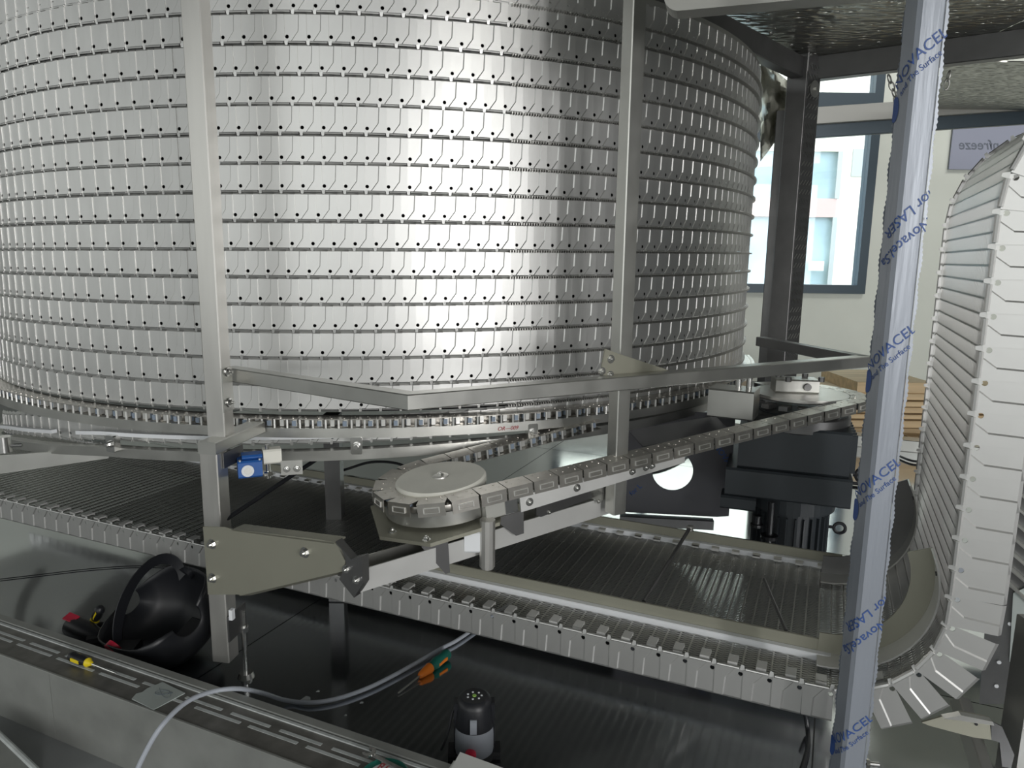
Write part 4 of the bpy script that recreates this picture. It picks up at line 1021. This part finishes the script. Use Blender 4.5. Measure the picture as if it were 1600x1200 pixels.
# ---- laser level
lb = atz(741, 1179, .0); t_ = thing('laser_level', 'grey and black cross-line laser level with a red knob on the dark floor', 'laser level', lb)
q = MB(); q.lathe((0, 0, .012), (0, 0, 1), [(.026, 0), (.033, .004), (.0345, .015), (.0345, .045), (.0335, .060)], 40); q.build('grey_body', 'grey', t_, True)
q = MB(); q.lathe((0, 0, .070), (0, 0, 1), [(.0335, 0), (.0335, .006), (.031, .034), (.030, .048), (.027, .058), (.022, .062)], 40); q.build('black_head', 'black', t_, True)
q = MB(); q.lathe((0, 0, .0), (0, 0, 1), [(.030, 0), (.036, .004), (.036, .012), (.028, .018)], 32); q.build('base', 'rubber', t_, True)
t_.scale = (1.2, 1.2, 1.0); cd = V((-lb.x, -lb.y, 0)).normalized(); cs = V((-cd.y, cd.x, 0))
q = MB(); kc = cd * .033 + V((0, 0, .034)) - cs * .006; q.lathe(kc, cd, [(.009, 0), (.0095, .006), (.009, .010), (.0075, .012)], 20); q.build('red_knob', 'red', t_, True)
q = MB(); q.frame((0, 0, 0), cs, cd, ZU, -.007, .004, .024, .036, .073, .104, .003); q.build('window_block', 'grey', t_)
for sg in (-1, 1):
    q = MB(); q.frame((0, 0, 0), cs, cd, ZU, .030 * sg - .004, .030 * sg + .004, -.012, .012, .012, .122, .003); q.build('side_guard', 'black', t_)
    q = MB(); q.frame((0, 0, 0), cs, cd, ZU, .034 * sg - .010, .034 * sg + .010, -.02, .018, 0, .016, .004); q.build('foot', 'rubber', t_)
for k in range(7):
    a = k * 2 * PI / 7; q = MB(); q.cyl(cs * .012 * math.cos(a) + cd * .010 * math.sin(a) + V((0, 0, .1318)), cs * .012 * math.cos(a) + cd * .010 * math.sin(a) + V((0, 0, .1330)), .0018, n=8); q.build('key', 'white', t_)
q = MB(); q.cyl((0, 0, .1318), (0, 0, .1332), .0035, n=10); q.build('power_key', 'lime', t_)
q = MB(); q.tube(smooth([cs * -.026 + V((0, 0, .125)), cs * -.036 + V((0, 0, .10)) + cd * .0, cs * -.045 + V((0, 0, .055)) + cd * .01, cs * -.055 + cd * .02 + V((0, 0, .030))]), .0022, 6); q.build('strap', 'black', t_)
# white paper sheet at the bottom edge
P = [atz(719, 1178, .10), atz(800, 1208, .10), atz(770, 1260, .10), atz(690, 1230, .10)]
t_ = thing('white_card', 'white card corner at the bottom edge in front of the laser level', 'card', P[0]); q = MB(); q.prism([p - P[0] for p in P], (0, 0, .004)); q.build('sheet', 'paper', t_)
# extra prop under the card so that it rests on something
P = [atz(709, 1192, .094), atz(760, 1215, .094), atz(740, 1260, .094), atz(680, 1240, .094)]
q = MB(); q.prism([p - t_.location for p in P], (0, 0, .005)); q.build('lower_sheet', 'paper', t_)
for dx in (.01, .05):
    pass
# loose item in the lower left corner: pale sheet edge on the outer floor
P = [atz(-30, 1120, FLZ + .05), atz(62, 1208, FLZ + .05), atz(-60, 1260, FLZ + .05)]
t_ = thing('floor_board', 'grey board with a pale rounded edge in the lower left corner', 'board', P[0]); q = MB(); q.prism([p - P[0] for p in P], (0, 0, -.05)); q.build('board', 'sill', t_)
q = MB(); q.tube([V((0, 0, 0)), P[1] - P[0]], .006, 8); q.build('edge_bead', 'seal', t_, True)
# scraps on the floor
for (x, y, s_, lab) in ((478, 1092, .012, 'largest pale scrap touching the grey cable'), (565, 1098, .004, 'tiny pale scrap right of the grey cable bend'), (540, 1118, .003, 'tiniest pale fleck between the sill and the grey cable'), (497, 1080, .004, 'tiny pale scrap above the largest scrap')):
    t_ = thing('metal_scrap', lab, 'scrap', atz(x, y, .0), 'scraps on the floor'); q = MB(); q.prism([(-s_, -s_ * .5, 0), (s_, -s_ * .4, 0), (s_ * .7, s_ * .5, 0), (-s_ * .2, s_ * .8, 0)], (0, 0, .001)); q.build('flake', 'seal', t_)

# ================================================================== TIMBER AND FAR SILL
fs0 = sl(0, 3.25); t_ = thing('far_sill', 'low grey steel sill along the far edge of the floor sheets', 'sill', sl(0, 3.26)); 
q = MB(); q.frame((0, 0, 0), SD, SN, ZU, -1.6, 3.3, 0, .10, FLZ, .062, .003); q.build('sill', 'steelh', t_)
wy = 4.15
y_rows = [(597, 614), (614, 624), (626, 634), (636, 645), (647, 654), (656, 667), (669, 679), (681, 690)]
for i, (ya, yb) in enumerate(y_rows):
    zt__, zb__ = aty(1430, ya, wy).z, aty(1430, yb + 1, wy).z; x0 = aty(1250 + (88 if i == 0 else (i * 7) % 11), 620, wy).x; x1 = aty(1700 - (215 if i == 0 else (i * 5) % 9), 620, wy).x if i else aty(1456, 620, wy).x
    t_ = thing('timber_board', ['short top pine board of the stack by the wall', 'second pine board from the top of the stack', 'third pine board down in the stack', 'fourth pine board down in the stack', 'fifth pine board down in the stack', 'sixth pine board down in the stack', 'seventh pine board down, next to lowest in the stack', 'lowest pine board of the stack'][i], 'board', (x0, wy, zb__), 'pine boards stacked by the wall')
    q = MB(); q.box(0, x1 - x0, -.01 * (i % 3), .5, 0, zt__ - zb__ - .004, .004); q.build('plank', 'wood', t_)
zb__ = aty(1430, 691, wy).z
t_ = thing('timber_bearer', 'pale bearer under the pine board stack', 'bearer', (aty(1250, 640, wy).x, wy + .02, FLZ)); q = MB(); q.box(0, 2.0, 0, .4, 0, max(.01, zb__ - FLZ), .004); q.build('bearer', 'palegrey', t_)
for i in range(6):
    x0 = aty(1418 + i * 5.5, 690, wy - .13).x; t_ = thing('timber_block', '%s pine offcut of the row before the board stack' % ['leftmost', 'second from left', 'third from left', 'fourth from left', 'fifth from left', 'rightmost'][i], 'block', (x0, wy - .13, FLZ), 'pine offcuts'); q = MB(); q.box(0, .026, 0, .08, 0, aty(1430, 682, wy - .13).z - FLZ, .002); q.build('offcut', 'wood', t_)

# ================================================================== RIGHT EDGE: ribbed column, dark panel, brackets
pr = athd(1590, 860, 1.75); rn = V((-.55, -.83, 0)).normalized(); rx = V((-rn.y, rn.x, 0))
if rx.x < 0: rx = -rx
def onr(x, y): return onplane(x, y, pr, rn) - pr
t_ = thing('ribbed_cover', 'dark ribbed cover standing behind the belt column at the right edge', 'cover', pr)
q = MB(); P = [onr(1560, 690), onr(1680, 690), onr(1680, 1100), onr(1530, 1100)]; q.prism(P, -rn * .004); q.build('backing', 'dark', t_)
for i in range(9):
    y = 695 + i * 26
    a, b_ = onr(1568, y), onr(1640, y + 62); q = MB(); q.frame(a, (b_ - a).normalized(), rn, ZU, 0, (b_ - a).length, 0, .012, -.004, .004, .001); q.build('rib', 'steelh', t_)
for x, y in ((1578, 974), (1561, 1034), (1557, 1071)):
    q = MB(); c_ = onr(x, y) + rn * .001; q.cyl(c_, c_ + rn * .003, .004, n=10); q.build('rivet', 'white', t_)
q = MB(); P = [onr(1583, 925), onr(1640, 900), onr(1640, 1045), onr(1577, 1032)]; q.prism([p + rn * .003 for p in P], rn * .003); q.build('pale_panel', 'card', t_)
pe = athd(1600, 1100, 1.45); t_ = thing('edge_post', 'square steel post cut off by the lower right corner', 'post', (pe.x, pe.y, 0))
q = MB(); q.box(-.012, .04, -.02, .03, 0, .40, .002); q.build('tube', 'steelh', t_)
pb = athd(1500, 1130, 1.36); bn_ = V((-.15, -1, 0)).normalized()
def onk(x, y): return onplane(x, y, pb, bn_) - pb
t_ = thing('channel_bracket', 'olive steel channel bracket below the bend of the belt', 'bracket', pb)
q = MB(); q.prism([onk(1440, 1129), onk(1500, 1112), onk(1546, 1121), onk(1549, 1156), onk(1520, 1152), onk(1452, 1134)], -bn_ * .004); q.build('web', 'olive', t_)
q = MB(); q.prism([onk(1497, 1111), onk(1546, 1121), onk(1548, 1127), onk(1470, 1116)], bn_ * .012); q.build('flange', 'steelh', t_)
q = MB(); q.prism([onk(1549, 1127), onk(1566, 1136), onk(1585, 1180), onk(1580, 1200), onk(1566, 1198), onk(1562, 1160), onk(1549, 1156)], -bn_ * .004); q.build('bent_arm', 'dark', t_)
q = MB(); c_ = onk(1525, 1131); q.cyl(c_, c_ + bn_ * .002, .0025, n=8); q.build('hole_plug', 'black', t_)
a, b_ = athd(1500, 1095, 1.47), athd(1538, 1215, 1.36); t_ = thing('brace_leg', 'steel brace leg slanting down behind the channel bracket', 'brace', V((b_.x, b_.y, max(b_.z, 0))))
q = MB(); X = (b_ - a).normalized(); Y = X.cross(V((0, 1, 0))).normalized(); q.frame(a - t_.location, X, Y, X.cross(Y), 0, (b_ - a).length, -.013, .013, -.013, .013, .002); q.build('tube', 'steelh', t_)
a = atz(1358, 1193, .02); t_ = thing('loose_bolt', 'shiny bolt lying right of the wrapped post foot', 'bolt', a)
q = MB(); q.cyl((0, 0, 0), (.018, -.003, 0), .005, n=12); q.cyl((-.006, .001, 0), (0, 0, 0), .009, n=6); q.build('shank', 'bright', t_)
